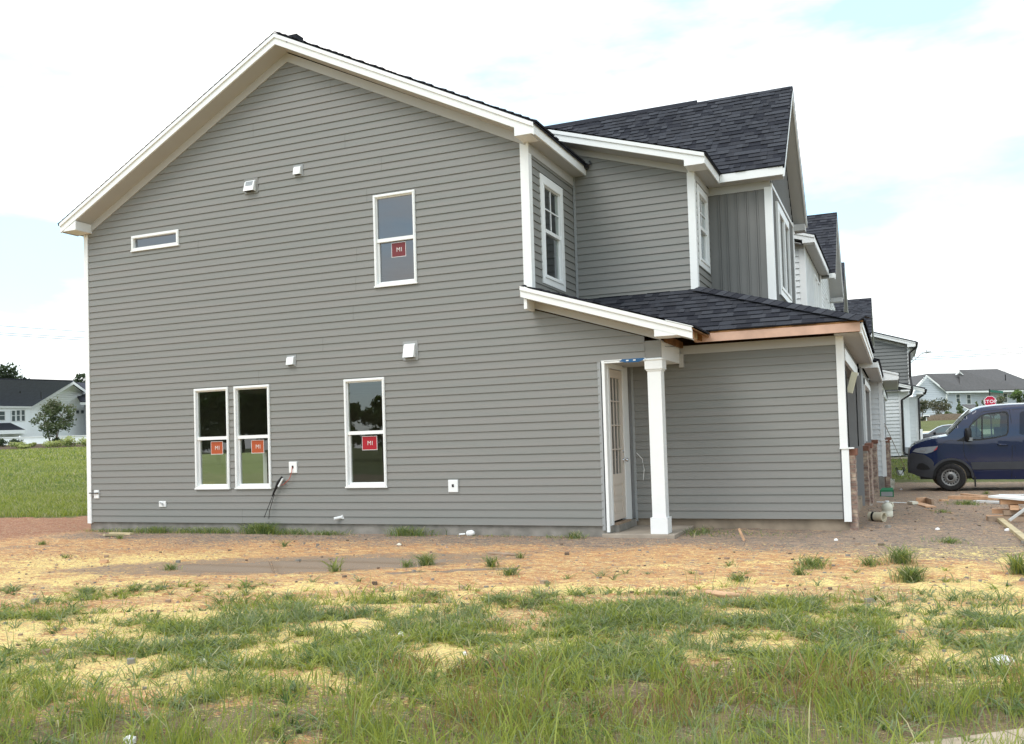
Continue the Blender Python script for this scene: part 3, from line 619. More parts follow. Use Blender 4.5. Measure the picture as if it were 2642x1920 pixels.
mb = MB(); mb.box((12.03, 3.16, 6.075), (13.14, 3.19, 6.22), TRIM); mb.build('eave_fascia', H)
mb = MB(); mb.box((11.77, 3.19, 6.08), (13.12, 3.50, 6.09), SOF); mb.build('soffit', H)
# lower roofs --------------------------------------------------------------
mb = MB(); rakeboard(mb, -.4, 9.51, 3.90, 12.155, 3.066, .165, .03, TRIM); mb.prism([(11.78, -.43, 3.20), (12.17, -.43, 3.078), (12.17, -.43, 3.066), (11.78, -.43, 3.188)], (0, .05, 0), TRIM); mb.build('rake_fascia', H)
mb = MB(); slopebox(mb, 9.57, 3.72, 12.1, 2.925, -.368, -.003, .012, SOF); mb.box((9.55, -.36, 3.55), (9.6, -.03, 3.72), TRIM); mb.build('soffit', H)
mb = MB(); mb.prism([(9.58, -.03, 3.74), (11.60, -.03, 3.10), (11.60, -.03, 2.955), (9.58, -.03, 3.595)], (0, .026, 0), SOF); mb.build('frieze_board', H)
mb = MB(); mb.prism([(11.60, -.40, 2.968), (11.95, -.40, 2.968), (11.60, -.40, 3.08)], (0, .36, 0), TRIM); mb.build('eave_return', H)
# shingle planes A (porch shed), B (side of garage hip), F (front)
zA = lambda x: 3.915 - .3155 * (x - 9.51); zB = lambda y: 3.14 + .665 * (y - .86); zF = lambda x: 3.14 + .334 * (14.42 - x)
VA = Vector((-1, 0, .3155)).normalized(); kx = -VA.x
mb = MB(); shingles(mb, (12.17, -.425, zA(12.17)), (0, 1, 0), VA, 2.63 / kx, lambda v: 0, lambda v: .425 + .86 + max(0, (zA(12.17 - v * kx) - 3.14) / .665))
VB = Vector((0, 1, .665)).normalized(); ky = VB.y
def uA(v): y = .85 + v * ky; z = zB(y); return max(0., 12.30 - 9.3 * 0 - (z - 3.0) / .3155 - .45 - 9.5)  # valley
def xval(y): return 9.51 + (3.915 - zB(y)) / .3155
def xhip(y): return 14.42 - (zB(y) - 3.14) / .334
shingles(mb, (9.0, .85, zB(.85)), (1, 0, 0), VB, 1.34 / ky, lambda v: xval(.85 + v * ky) - 9.0, lambda v: xhip(.85 + v * ky) - 9.0)
VF = Vector((-1, 0, .334)).normalized(); kf = -VF.x
def yhip(x): return .86 + (zF(x) - 3.14) / .665
shingles(mb, (14.43, 0, zF(14.43)), (0, 1, 0), VF, 2.68 / kf, lambda v: yhip(14.43 - v * kf), lambda v: 7.6)
# hip caps
a, b2 = Vector((14.45, .84, 3.155)), Vector((11.80, 2.17, 4.035)); dd = (b2 - a); nn_ = int(dd.length / .15)
for k in range(nn_):
    p = a + dd * (k / nn_); q = a + dd * ((k + 1.25) / nn_); wv = Vector((.40, .80, 0)).normalized() * .13
    lo, hi = p + Vector((0, 0, .030)), q + Vector((0, 0, .018))
    mb.face([lo - Vector((.10, .13, .075)), lo, hi, hi - Vector((.10, .13, .075))], SH[(k * 7) % 3]); mb.face([lo + Vector((.12, .12, -.045)), lo, hi, hi + Vector((.12, .12, -.045))], SH[1])
    mb.face([lo - Vector((.10, .13, .075)), lo, lo - Vector((0, 0, .02)), lo - Vector((.10, .13, .095))], SH[2])
mb.build('porch_roof', H)
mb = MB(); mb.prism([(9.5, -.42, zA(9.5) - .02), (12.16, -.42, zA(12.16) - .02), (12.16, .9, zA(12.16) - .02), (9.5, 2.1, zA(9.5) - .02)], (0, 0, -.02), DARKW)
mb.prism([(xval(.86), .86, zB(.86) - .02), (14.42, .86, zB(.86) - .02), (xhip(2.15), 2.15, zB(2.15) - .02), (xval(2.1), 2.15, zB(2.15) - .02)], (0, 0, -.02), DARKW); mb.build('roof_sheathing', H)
mb = MB()
for x in np.arange(11.95, 14.0, .406):
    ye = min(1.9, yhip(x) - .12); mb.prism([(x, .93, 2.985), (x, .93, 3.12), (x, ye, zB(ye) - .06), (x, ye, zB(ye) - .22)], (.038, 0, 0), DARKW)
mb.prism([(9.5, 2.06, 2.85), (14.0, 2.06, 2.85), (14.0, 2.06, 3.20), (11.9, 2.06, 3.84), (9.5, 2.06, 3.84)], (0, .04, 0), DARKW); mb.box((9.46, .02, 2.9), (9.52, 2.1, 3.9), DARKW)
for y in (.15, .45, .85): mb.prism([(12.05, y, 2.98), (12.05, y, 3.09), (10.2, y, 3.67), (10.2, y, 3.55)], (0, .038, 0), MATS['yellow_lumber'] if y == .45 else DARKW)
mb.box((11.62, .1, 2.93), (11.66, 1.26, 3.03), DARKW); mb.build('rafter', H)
mb = MB(); mb.box((11.955, .862, 2.968), (14.372, .90, 3.108), PINEP); mb.build('bare_sub_fascia', H, label='bare pinkish wood fascia board')
mb = MB(); mb.prism([(12.12, -.34, 2.96), (12.12, -.34, 3.07), (11.975, .86, 3.10), (11.975, .86, 2.97)], (-.035, 0, 0), PINE); mb.build('bare_sub_fascia', H)
# beam over the porch, its wrapped side, and column
mb = MB(); mb.box((11.33, .0, 2.68), (11.60, 1.26, 2.955), TRIM); mb.box((10.68, .0, 2.675), (11.34, 1.26, 2.70), SOF); mb.box((11.30, -.005, 2.695), (11.601, .012, 2.955), SID); mb.build('porch_beam', H)
mb = MB(); mb.tube([(11.56, .03, 2.90), (11.606, .3, 2.88), (11.606, .9, 2.93)], .006, GTRIM, 4); mb.box((11.59, 1.22, 2.62), (11.66, 1.30, 2.84), SOF); mb.build('beam_trim', H)
mb = MB(); mb.prism([(10.95, -.032, 2.67), (11.05, -.032, 2.648), (11.25, -.032, 2.645), (11.36, -.032, 2.675), (11.33, -.032, 2.70), (11.0, -.032, 2.70)], (0, .008, 0), BLUE); mb.box((11.06, -.036, 2.668), (11.10, -.0325, 2.685), TRIM); mb.box((11.17, -.036, 2.668), (11.21, -.0325, 2.685), TRIM); mb.build('blue_tape', H)
cx, cy_ = 11.475, .115
def ctr(mb, h, z0, z1): mb.box((cx - h, cy_ - h, z0), (cx + h, cy_ + h, z1), TRIM)
col = MB(); ctr(col, .104, .05, 2.6); colo = col.build('porch_column', H, bevel=.004)
mb = MB(); ctr(mb, .132, .055, .285); mb.prism([(cx - .132, cy_ - .132, .285), (cx + .132, cy_ - .132, .285), (cx + .132, cy_ + .132, .285), (cx - .132, cy_ + .132, .285)], (0, 0, .012), TRIM); mb.build('column_base', colo, bevel=.006)
mb = MB(); ctr(mb, .135, 2.525, 2.665); ctr(mb, .15, 2.662, 2.678); ctr(mb, .118, 2.50, 2.526); mb.build('column_capital', colo, bevel=.004)
mb = MB(); mb.box((10.60, -.08, -.3), (11.72, 1.34, .055), SLAB); mb.build('porch_slab', H, bevel=.01)
# opening trim on the end wall, door recess (wall x = 10.69 facing +X)
mb = MB(); fbox(mb, Y0, 10.665, 10.71, .075, 2.70, -.14, .024, TRIM); mb.box((10.66, -.02, 2.655), (11.36, .0, 2.70), TRIM); mb.build('opening_trim', H)
mb = MB(); fbox(mb, Y0, 10.595, 10.645, .10, 2.70, -.01, .018, GTRIM); mb.build('opening_trim', H)
XD = frX(10.69); mb = MB()
for q in ((.12, .20, .16, 2.66), (.93, 1.20, .16, 2.66), (.20, .93, 2.60, 2.70)): fbox(mb, XD, *q, -.05, .03, TRIM)
fbox(mb, XD, 1.20, 1.30, .10, 2.70, -.05, .01, TRIM); mb.build('door_frame', H)
mb = MB(); y0, y1 = .205, .925
for q in ((y0, .29, .22, 2.59), (.80, y1, .22, 2.59), (.29, .80, .22, .32), (.29, .80, .52, .58), (.29, .80, .78, .94), (.29, .80, 2.46, 2.59)): fbox(mb, XD, *q, -.03, .012, DOOR)
for q in ((.29, .80, .32, .52), (.29, .80, .58, .78)): fbox(mb, XD, *q, -.03, -.002, DOOR); fbox(mb, XD, q[0] + .05, q[1] - .05, q[2] + .035, q[3] - .035, -.002, .008, DOOR)
dr = mb.build('door', H)
mb = MB(); mb.face([XD(.29, .94, -.01), XD(.80, .94, -.01), XD(.80, 2.46, -.01), XD(.29, 2.46, -.01)], GLASS); mb.build('door_pane', dr)
mb = MB()
for a in (.455, .63): fbox(mb, XD, a, a + .018, .94, 2.46, -.009, .008, DOOR)
for z in (1.32, 1.70, 2.08): fbox(mb, XD, .29, .80, z, z + .018, -.008, .007, DOOR)
mb.build('muntin', dr)
mb = MB(); mb.lathe([(.0, .0), (.028, .0), (.028, .01), (.012, .012), (.012, .04), (.03, .05), (.032, .07), (.02, .085), (0, .087)], XD(.86, 1.15, .012), (1, 0, 0), CHR, 16); mb.lathe([(0, 0), (.026, 0), (.026, .012), (0, .014)], XD(.86, 1.29, .012), (1, 0, 0), CHR, 16); mb.build('door_knob', dr, smooth=True)
mb = MB(); mb.box((10.69, .18, .06), (10.80, 1.2, .16), CONC); mb.box((10.69, .20, .16), (10.78, .95, .19), OLDW); mb.build('door_sill', H)
# garage side wall
Y5 = frY(1.302); mb = MB(); siding(mb, Y5, .17, 2.83, 10.79, 14.0, SID, e=.1266); mb.build('siding_wall', H)
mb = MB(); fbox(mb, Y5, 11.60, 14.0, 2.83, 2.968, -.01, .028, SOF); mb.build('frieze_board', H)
mb = MB(); fbox(mb, Y5, 10.76, 10.80, .12, 2.68, -.01, .02, GTRIM); mb.build('inner_corner_trim', H)
mb = MB(); mb.tube([(10.82, 1.26, 1.25), (10.93, 1.20, 1.15), (10.96, 1.18, .98), (10.93, 1.22, .80)], .005, TRIM, 5); mb.build('cable', H)
mb = MB(); mb.box((14.0, 1.272, 1.25), (14.11, 1.40, 2.96), TRIM); mb.box((14.02, 1.262, .133), (14.125, 1.40, 1.235), TRIM); mb.box((13.995, 1.245, 1.235), (14.20, 1.42, 1.255), TRIM); mb.build('corner_trim', H)
XG = frX(14.08); zg0 = 2.62
def bricks(P, y0, y1, zb, zt, x0, x1, name='brick_pier', side=True):
    mb = MB(); mb.box((x0 + .006, y0 + .006, zb), (x1 - .008, y1 - .006, zt), MORT)
    z = zb; r = random.Random(int(y0 * 100)); k = 0
    while z < zt - .05:
        a = y0 - (.1 if k % 2 else 0)
        while a < y1:
            c0, c1 = max(a, y0), min(a + .195, y1)
            if c1 - c0 > .02: mb.box((x0 if c0 > y0 else x0, c0, z), (x1 + r.uniform(-.004, .004), c1, z + .057), BRICK)
            a += .205
        z += .068; k += 1
    p = mb.build(name, P, bevel=.003)
    mb = MB(); a = y0 - .0
    while a < y1 - .02: mb.box((x0 - .0, a, zt), (x1 + .03, min(a + .062, y1 + .012), zt + .10), BCAP); a += .07
    mb.build('brick_cap', p, bevel=.003)
bricks(H, 1.34, 1.80, -.22, 1.13, 14.09, 14.205); bricks(H, 6.62, 7.28, -.32, 1.08, 14.09, 14.235)
mb = MB(); fbox(mb, XG, 1.40, 1.84, 1.22, 2.96, -.02, .0, SID); fbox(mb, XG, 6.6, 7.3, 1.18, 2.96, -.02, .0, BAT); fbox(mb, XG, 1.84, 6.6, 2.80, 2.96, -.02, .0, SID); mb.build('siding_wall', H)
mb = MB(); fbox(mb, XG, 1.80, 6.64, zg0, 2.81, -.02, .03, TRIM); fbox(mb, XG, 1.79, 1.85, .1, zg0, -.02, .015, GTRIM); fbox(mb, XG, 6.62, 6.80, 1.20, 2.70, -.02, .05, TRIM); mb.build('garage_trim', H)
mb = MB(); mb.box((8.9, 1.32, .17), (14.06, 1.36, 2.9), GAR); mb.box((13.85, 6.60, -.1), (14.15, 6.64, zg0 + .02), GAR); mb.box((8.9, 6.95, .17), (14.06, 7.1, 2.95), GAR); mb.box((8.9, 1.4, 2.88), (14.05, 7, 2.92), GAR); mb.box((13.7, 1.84, zg0 - .01), (14.05, 6.6, zg0), GAR); mb.build('garage_interior', H)
mb = MB(); mb.box((13.9, 5.9, -.32), (14.28, 7.2, -.05), SLAB); mb.build('garage_footing', H)
mb = MB(); mb.box((14.09, 1.842, 1.2), (14.115, 1.90, 2.45), GUT); mb.build('garage_door_track', H)
lf = thing('wall_lamp_box', 'cream open-sided lamp mounting box tilted on garage jamb', 'lamp box', (14.13, 2.3, 2.3)); lf.rotation_euler = (0, .28, 0)
mb = MB()
for a, b in (((0, -.10, -.17), (.09, -.08, .17)), ((0, .08, -.17), (.09, .10, .17)), ((0, -.08, .15), (.09, .08, .17)), ((0, -.08, -.17), (.09, .08, -.15))): mb.box(tuple(Vector(a) + Vector((14.13, 2.3, 2.3))), tuple(Vector(b) + Vector((14.13, 2.3, 2.3))), mat('cream_plastic', (.75, .72, .55), .5))
mb.build('box_frame', lf)
mb = MB(); mb.box((14.125, 2.22, 2.15), (14.14, 2.38, 2.45), GALV); mb.build('back_plate', lf)
# garage front soffit / fascia
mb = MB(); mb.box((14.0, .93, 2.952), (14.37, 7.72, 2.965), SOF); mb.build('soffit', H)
mb = MB(); mb.box((14.36, .905, 2.94), (14.392, 7.72, 3.09), TRIM); mb.box((14.392, .905, 3.03), (14.41, 7.72, 3.10), TRIM); mb.build('eave_fascia', H)
# ------------------------------------------------------------------ townhouse 2 (white, set between)
def unit_common(P, y0, y1, xfront, xeave, zsof, clap, tb=True):
    mb = MB(); mb.prism([(5, y0, 8.78), (12.0, y0, 5.35), (12.0, y1, 5.35), (5, y1, 8.78)], (0, 0, -.03), SH[2]); mb.prism([(5, y0, 8.78), (-.2, y0, 6.04), (-.2, y1, 6.04), (5, y1, 8.78)], (0, 0, -.03), SH[2]); mb.build('main_roof', P)
    mb = MB(); zf = 3.9; shingles(mb, (xeave + .03, y0, zsof + .16), (0, 1, 0), Vector((-1, 0, .334)), 2.4, lambda v: 0, lambda v: y1 - y0, tabs=False)
    mb.prism([(xeave + .02, y0, zsof + .15), (xeave - 2.6, y0, zsof + .15 + 2.62 * .334), (xeave - 2.6, y1, zsof + .15 + 2.62 * .334), (xeave + .02, y1, zsof + .15)], (0, 0, -.03), SH[2]); mb.build('lower_roof', P)
    mb = MB(); mb.box((xeave - .03, y0 + .02, zsof - .005), (xeave, y1, zsof + .15), TRIM); mb.build('eave_fascia', P)
    mb = MB(); mb.box((xfront, y0, zsof), (xeave - .03, y1, zsof + .012), SOF); mb.build('soffit', P)
    mb = MB(); mb.box((0, y0 + .05, -.4), (xfront - .05, y1, .15), CONC); mb.build('foundation', P)
    mb = MB(); mb.box((0.02, y0 + .02, .15), (.1, y1, 6.0), INT); mb.box((xfront - .6, y0, .1), (xfront - .5, y1, 3.0), GAR); mb.build('interior_wall', P)
def garage_front(P, xf, y0, ya, yb, y1, zs, wallmat, zb=-.25):
    fr = frX(xf); mb = MB()
    fbox(mb, fr, y0, ya - .1, 1.2, zs, -.03, 0, wallmat); fbox(mb, fr, yb + .1, y1, 1.2, zs, -.03, 0, wallmat); fbox(mb, fr, ya - .1, yb + .1, 2.62, zs, -.03, 0, wallmat); mb.build('siding_wall', P)
    mb = MB(); fbox(mb, fr, ya - .12, ya, 1.25, 2.72, -.05, .03, TRIM); fbox(mb, fr, yb, yb + .12, 1.25, 2.72, -.05, .03, TRIM); fbox(mb, fr, ya - .12, yb + .12, 2.55, 2.68, -.05, .034, TRIM); mb.build('garage_trim', P)
    mb = MB(); mb.box((xf - .20, ya, zb), (xf - .15, yb, 2.6), GAR); mb.box((xf - .22, yb - .03, zb), (xf - .0, yb, 2.6), GAR); mb.build('garage_door', P)
    bricks(P, y0 + .05, ya - .02, zb, 1.12, xf, xf + .12); bricks(P, yb + .02, y1 - .05, zb, 1.12, xf, xf + .12)
def sidewall(P, y, x0, x1, z0, z1, m, e=.1255):
    mb = MB(); siding(mb, frY(y), z0, z1, x0, x1, m, e=.15, lip=.03); mb.build('siding_wall', P)
P2 = thing('townhouse', 'white board and batten townhouse next to the grey end one, two tall windows upstairs', 'townhouse', (5, 10.9, 0), 'townhouses in the row')
unit_common(P2, 7.72, 14.6, 14.2, 14.50, 2.86, WSID)
mb = MB(); mb.box((14.10, 7.70, 2.855), (14.47, 7.73, 2.965), TRIM); mb.build('eave_return', P2)
garage_front(P2, 14.16, 7.3, 8.7, 13.2, 14.5, 2.86, GTRIM)
sidewall(P2, 9.9, 11.8, 12.78, 3.6, 6.1, WSID)
mb = MB(); mb.prism([(11.8, 9.86, 6.02), (12.88, 9.86, 6.02), (12.88, 9.86, 6.10), (12.2, 9.86, 6.5), (11.8, 9.86, 6.55)], (0, .1, 0), SOF); mb.build('frieze_board', P2)
mb = MB(); mb.box((12.76, 9.87, 3.6), (12.90, 9.98, 6.1), TRIM); mb.build('corner_trim', P2)
fr = frX(12.87); mb = MB(); batten(mb, fr, [(9.9, 3.6), (14.6, 3.6), (14.6, 6.12), (9.9, 6.12)], 10.1, 14.6, 3.6, 6.1, WSID, .4, .1); mb.build('batten_wall', P2)
for a in (12.55, 13.47): window(P2, fr, a, a + .90, 4.1, 5.82, trim=.06, muntins=1, depth=.05, glass=GLASSU)
mb = MB(); mb.box((12.90, 9.58, 6.10), (13.14, 14.75, 6.112), SOF); slopebox(mb, 11.0, 6.77, 13.13, 6.12, 9.57, 9.95, .015, SOF); mb.prism([(12.85, 9.6, 6.09), (12.3, 9.6, 6.27), (12.3, 9.9, 6.27), (12.85, 9.9, 6.09)], (0, 0, .012), SOF); mb.build('soffit', P2)
mb = MB(); mb.box((13.13, 9.58, 6.09), (13.16, 14.7, 6.245), TRIM); mb.build('eave_fascia', P2)
mb = MB(); rakeboard(mb, 9.55, 12.2, 6.55, 13.165, 6.255, .17, .03, TRIM); mb.prism([(12.88, 9.548, 6.09), (13.14, 9.548, 6.09), (12.88, 9.548, 6.18)], (0, .3, 0), TRIM); mb.build('rake_fascia', P2)
mb = MB(); shingles(mb, (13.19, 9.53, 6.26), (0, 1, 0), Vector((-1, 0, .303)), 2.2, lambda v: 0, lambda v: 5.2, tabs=False); mb.build('shed_roof', P2)
P3 = thing('townhouse', 'third townhouse in the row, white clapboard garage corner on brick footing and steep front gable', 'townhouse', (5, 18.2, 0), 'townhouses in the row')
unit_common(P3, 14.6, 21.9, 14.48, 14.92, 2.92, WSID)
sidewall(P3, 14.8, 14.0, 14.40, .16, 2.9, WSID)
mb = MB(); mb.box((14.385, 14.77, .15), (14.50, 14.9, 1.18), TRIM); mb.box((14.37, 14.775, 1.2), (14.48, 14.9, 2.92), TRIM); mb.box((14.36, 14.75, 1.18), (14.56, 14.92, 1.2), TRIM); mb.build('corner_trim', P3)
bricks(P3, 14.82, 15.9, -.35, .14, 14.0, 14.45, name='brick_footing')
garage_front(P3, 14.46, 14.9, 15.9, 20.6, 21.8, 2.92, WSID, -.35)
mb = MB(); rakeboard(mb, 14.45, 14.3, 3.27, 14.93, 3.08, .15, .03, TRIM); mb.prism([(14.5, 14.448, 2.90), (14.9, 14.448, 2.90), (14.9, 14.448, 2.96), (14.5, 14.448, 3.06)], (0, .4, 0), TRIM); mb.box((14.0, 14.45, 2.90), (14.5, 14.8, 2.93), SOF); mb.build('rake_fascia', P3)
mb = MB(); mb.box((14.92, 14.45, 3.0), (14.945, 16, 3.1), GUT); mb.build('drip_edge', P3)
gable(P3, 16.95, 2.25, 8.43, 6.15, 13.35, 6, 12.9, m_side=WSID)
fr = frX(12.9); mb = MB(); siding(mb, fr, 3.6, 8.1, interp([(3.6, 14.65), (6.0, 14.65), (8.1, 16.8)]), interp([(3.6, 21.8), (6.0, 21.8), (6.01, 19.3), (8.1, 17.1)]), WSID); mb.build('siding_wall', P3)
for a in (16.2, 17.05): window(P3, fr, a, a + .83, 4.2, 5.75, trim=.06, muntins=1, depth=.05, glass=GLASSU)
mb = MB(); fbox(mb, fr, 14.6, 14.75, 3.6, 6.1, 0, .04, TRIM); mb.build('corner_trim', P3)
mb = MB(); mb.box((13.16, 14.68, 6.0), (13.33, 14.71, 6.14), TRIM); mb.build('eave_fascia', P3)
P4 = thing('townhouse', 'fourth townhouse in the row, its gable edge rising just behind the second steep gable', 'townhouse', (5, 25.5, 0), 'townhouses in the row')
unit_common(P4, 21.9, 29.2, 14.1, 14.44, 2.92, WSID)
gable(P4, 26.0, 2.3, 8.40, 6.1, 13.12, 6, 12.8)
mb = MB(); siding(mb, frX(12.8), 3.6, 8.1, interp([(3.6, 21.9), (6.0, 23.7), (8.1, 25.9)]), interp([(3.6, 29.2), (6.0, 28.3), (8.1, 26.1)]), SID); mb.build('siding_wall', P4)
garage_front(P4, 14.1, 21.95, 23.2, 27.9, 29.1, 2.92, SID, -.2)
P5 = thing('townhouse', 'farthest townhouse of the row, dark shingled gable side above the lower roofs', 'townhouse', (5, 32.7, 0), 'townhouses in the row')
t5 = U(2248.5, 768.7, 'y', 33.2); l5 = U(2252.4, 858.4, 'y', 30.6)
unit_common(P5, 29.2, 36.5, 14.1, 14.44, 2.92, SID)
gable(P5, 33.2, 2.6, t5.z, l5.z, t5.x, 6, t5.x - .3)
mb = MB(); siding(mb, frX(t5.x - .3), 3.6, t5.z - .3, interp([(3.6, 30.8), (l5.z, 30.8), (t5.z - .3, 33.1)]), interp([(3.6, 36), (l5.z, 35.6), (t5.z - .3, 33.3)]), SID); mb.build('siding_wall', P5)
garage_front(P5, 14.1, 29.3, 30.5, 35.2, 36.4, 2.92, SID, -.2)

# ------------------------------------------------------------------ second building (grey gable end over white ground floor)
Q = thing('house', 'grey clapboard gable end over white lower storey with dark bronze downpipe', 'house', (12, 42, 0))
YQ = frY(39.0); mb = MB()
siding(mb, YQ, 3.55, 7.9, 5.0, interp([(3.55, 15.53), (5.86, 15.53), (7.9, 9.3)]), mat('far_grey_vinyl', (.20, .205, .20), .6, .3, var=.03), e=.19, lip=.045); mb.build('upper_wall', Q)
mb = MB(); fbox(mb, YQ, 15.50, 15.62, 3.6, 5.9, -.1, .03, TRIM); mb.build('corner_trim', Q)
mb = MB(); rakeboard(mb, 38.6, 9.0, 8.25, 15.93, 6.03, .2, .04, TRIM); mb.prism([(15.52, 38.598, 5.80), (15.9, 38.598, 5.80), (15.9, 38.598, 5.85), (15.52, 38.598, 5.95)], (0, .4, 0), TRIM); mb.build('rake_fascia', Q)
mb = MB(); slopebox(mb, 9.0, 8.06, 15.9, 5.85, 38.64, 39, .02, SOF); mb.box((15.6, 38.9, 5.72), (15.9, 48, 5.74), SOF); mb.build('soffit', Q)
mb = MB(); mb.prism([(9, 38.98, 8.0), (15.53, 38.98, 5.93), (15.53, 38.98, 5.78), (9, 38.98, 7.85)], (0, -.02, 0), SOF); mb.build('frieze_board', Q)
mb = MB(); mb.prism([(5, 38.55, 9.53), (15.98, 38.55, 6.02), (15.98, 50, 6.02), (5, 50, 9.53)], (0, 0, .05), ROOFD); mb.build('roof', Q)
mb = MB(); mb.box((15.62, 39.02, 3.5), (15.66, 48, 5.8), FARW); mb.box((6, 39.6, 0), (15.5, 48, 5.6), FARW); mb.build('front_wall', Q)
mb = MB(); siding(mb, YQ, .06, 3.5, 8, 14.99, WSID, e=.19, lip=.045); siding(mb, frY(39.9), .06, 3.2, 14.9, 15.90, WSID, e=.19, lip=.045); mb.build('lower_wall', Q)
mb = MB(); fbox(mb, YQ, 14.98, 15.10, .1, 3.62, -.1, .03, TRIM); mb.box((15.80, 39.86, .0), (15.93, 44, 3.14), TRIM); mb.box((15.05, 39.1, .05), (15.1, 39.9, 3.5), TRIM); mb.build('corner_trim', Q)
mb = MB(); rakeboard(mb, 38.6, 12.5, 4.62, 15.64, 3.73, .17, .04, TRIM); mb.box((15.1, 38.6, 3.47), (15.55, 38.9, 3.55), TRIM); rakeboard(mb, 39.5, 15.2, 3.92, 16.28, 3.58, .17, .04, TRIM); mb.box((15.86, 39.48, 3.31), (16.2, 39.8, 3.40), TRIM); mb.build('rake_fascia', Q)
mb = MB(); mb.prism([(12.5, 38.56, 4.63), (15.68, 38.56, 3.74), (15.68, 39, 3.74), (12.5, 39, 4.63)], (0, 0, .04), ROOFD); mb.prism([(15.2, 39.46, 3.93), (16.32, 39.46, 3.60), (16.32, 44, 3.6), (15.2, 44, 3.93)], (0, 0, .04), ROOFD); mb.build('lower_roof', Q)
mb = MB(); mb.box((13, 38.7, 3.50), (15.6, 39, 3.52), SOF); mb.box((15.9, 39.5, 3.28), (16.26, 44, 3.30), SOF); mb.build('soffit', Q)
mb = MB(); mb.box((15.93, 38.56, 5.93), (16.05, 48, 6.05), GUT); mb.tube([(15.98, 38.62, 5.95), (15.97, 38.66, 5.78), (15.62, 38.8, 5.50), (15.60, 38.85, 4.2), (15.66, 38.6, 3.72), (15.66, 38.58, 3.50), (15.60, 38.6, 3.30), (15.14, 38.85, 3.02), (15.13, 38.88, .3), (15.22, 38.8, .14), (15.34, 38.7, .12)], .062, GUT, 8); mb.build('downpipe', Q)
mb = MB(); mb.box((16.28, 39.5, 3.46), (16.40, 44, 3.58), GUT); mb.tube([(16.34, 39.6, 3.46), (16.3, 39.7, 3.34), (15.98, 39.8, 3.1), (15.97, 39.8, .2)], .055, GUT, 8); mb.build('downpipe', Q)
mb = MB(); mb.box((15.22, 39.80, .06), (15.36, 39.87, 1.45), FARW); mb.box((15.98, 39.6, .3), (16.1, 40.2, 1.45), FARW); mb.box((15.15, 39.3, .02), (15.7, 39.75, .5), GALV); mb.build('utility_cabinet', Q)

# ------------------------------------------------------------------ vehicles
def vehicle(root, top, bottom, arches, windows, half, inward, paint, extra_top_crown=.05, nose_bow=.12, step=.12, glassmat_=VGLASS, name='body', far_windows=True, window_y=.0):
    """profile points (x, z) of the side; top runs nose to tail, bottom tail to nose; arches (cx, cz, r)"""
    ox = Vector(ORI[root])
    P = lambda x, z, sd, off=0: ox + Vector((x, sd * (half - inward(x, z) + off), z))
    out = list(top)
    xs_b = list(bottom)
    out += xs_b
    def sheet(poly, holes, sd, off, m, stp=step):
        loops = [[Vector((x, z, 0)) for x, z in poly]] + [[Vector((x, z, 0)) for x, z in h] for h in holes]
        tri = geometry.tessellate_polygon(loops); flat = [p for l in loops for p in l]
        bm = bmesh.new(); vs = [bm.verts.new(p) for p in flat]
        for t_ in tri:
            try: bm.faces.new([vs[i] for i in t_])
            except ValueError: pass
        for ax, rng_ in ((0, (min(p.x for p in flat), max(p.x for p in flat))), (1, (min(p.y for p in flat), max(p.y for p in flat)))):
            c_ = rng_[0] + stp
            while c_ < rng_[1]:
                bmesh.ops.bisect_plane(bm, geom=bm.verts[:] + bm.edges[:] + bm.faces[:], plane_co=(c_, c_, 0), plane_no=((1, 0, 0) if ax == 0 else (0, 1, 0)), dist=1e-5); c_ += stp
        mbx = MB()
        res = [([P(v.co.x, v.co.y, sd, off) for v in f.verts]) for f in bm.faces]; bm.free(); return res
    body = MB()
    for sd in (-1, 1):
        for f in sheet(out, [w_ for w_ in windows], sd, 0, paint): body.face(f, paint)
    # skin across
    n = 10; tp = list(top); x0 = tp[0][0]
    def crown(x, z, q):                         # q in -1..1
        bow = nose_bow * (q * q) * max(0, 1 - (x - x0) / .9)
        hw = half - inward(x, z)
        return ox + Vector((x + (bow if False else 0), q * hw, z + extra_top_crown * (1 - q * q) * (1 if z > 1.0 else .3)))
    dens = []
    for (xa, za), (xb, zb) in zip(tp, tp[1:]):
        k = max(1, int(math.hypot(xb - xa, zb - za) / .12))
        dens += [(xa + (xb - xa) * i / k, za + (zb - za) * i / k) for i in range(k)]
    dens.append(tp[-1])
    for (xa, za), (xb, zb) in zip(dens, dens[1:]):
        for i in range(n):
            q0, q1 = -1 + 2 * i / n, -1 + 2 * (i + 1) / n
            body.face([crown(xa, za, q0), crown(xb, zb, q0), crown(xb, zb, q1), crown(xa, za, q1)], paint)
    bx = [p for p in bottom]
    for (xa, za), (xb, zb) in zip(bx, bx[1:]): body.face([P(xa, za, -1), P(xb, zb, -1), P(xb, zb, 1), P(xa, za, 1)], BLACK)
    bo = body.build(name, root)
    bmw = bmesh.new(); bmw.from_mesh(bo.data); bmesh.ops.remove_doubles(bmw, verts=bmw.verts, dist=.0008); bmesh.ops.recalc_face_normals(bmw, faces=bmw.faces)
    for f in bmw.faces: f.smooth = True
    for e_ in bmw.edges:
        if len(e_.link_faces) == 2 and e_.calc_face_angle(0) > .6: e_.smooth = False
    bmw.to_mesh(bo.data); bmw.free()
    return P, sheet, crown, bo
def arch(cx_, cz, r, n=12, a0=0, a1=math.pi): return [(cx_ + r * math.cos(a0 + (a1 - a0) * i / n), cz + r * math.sin(a0 + (a1 - a0) * i / n)) for i in range(n + 1)]
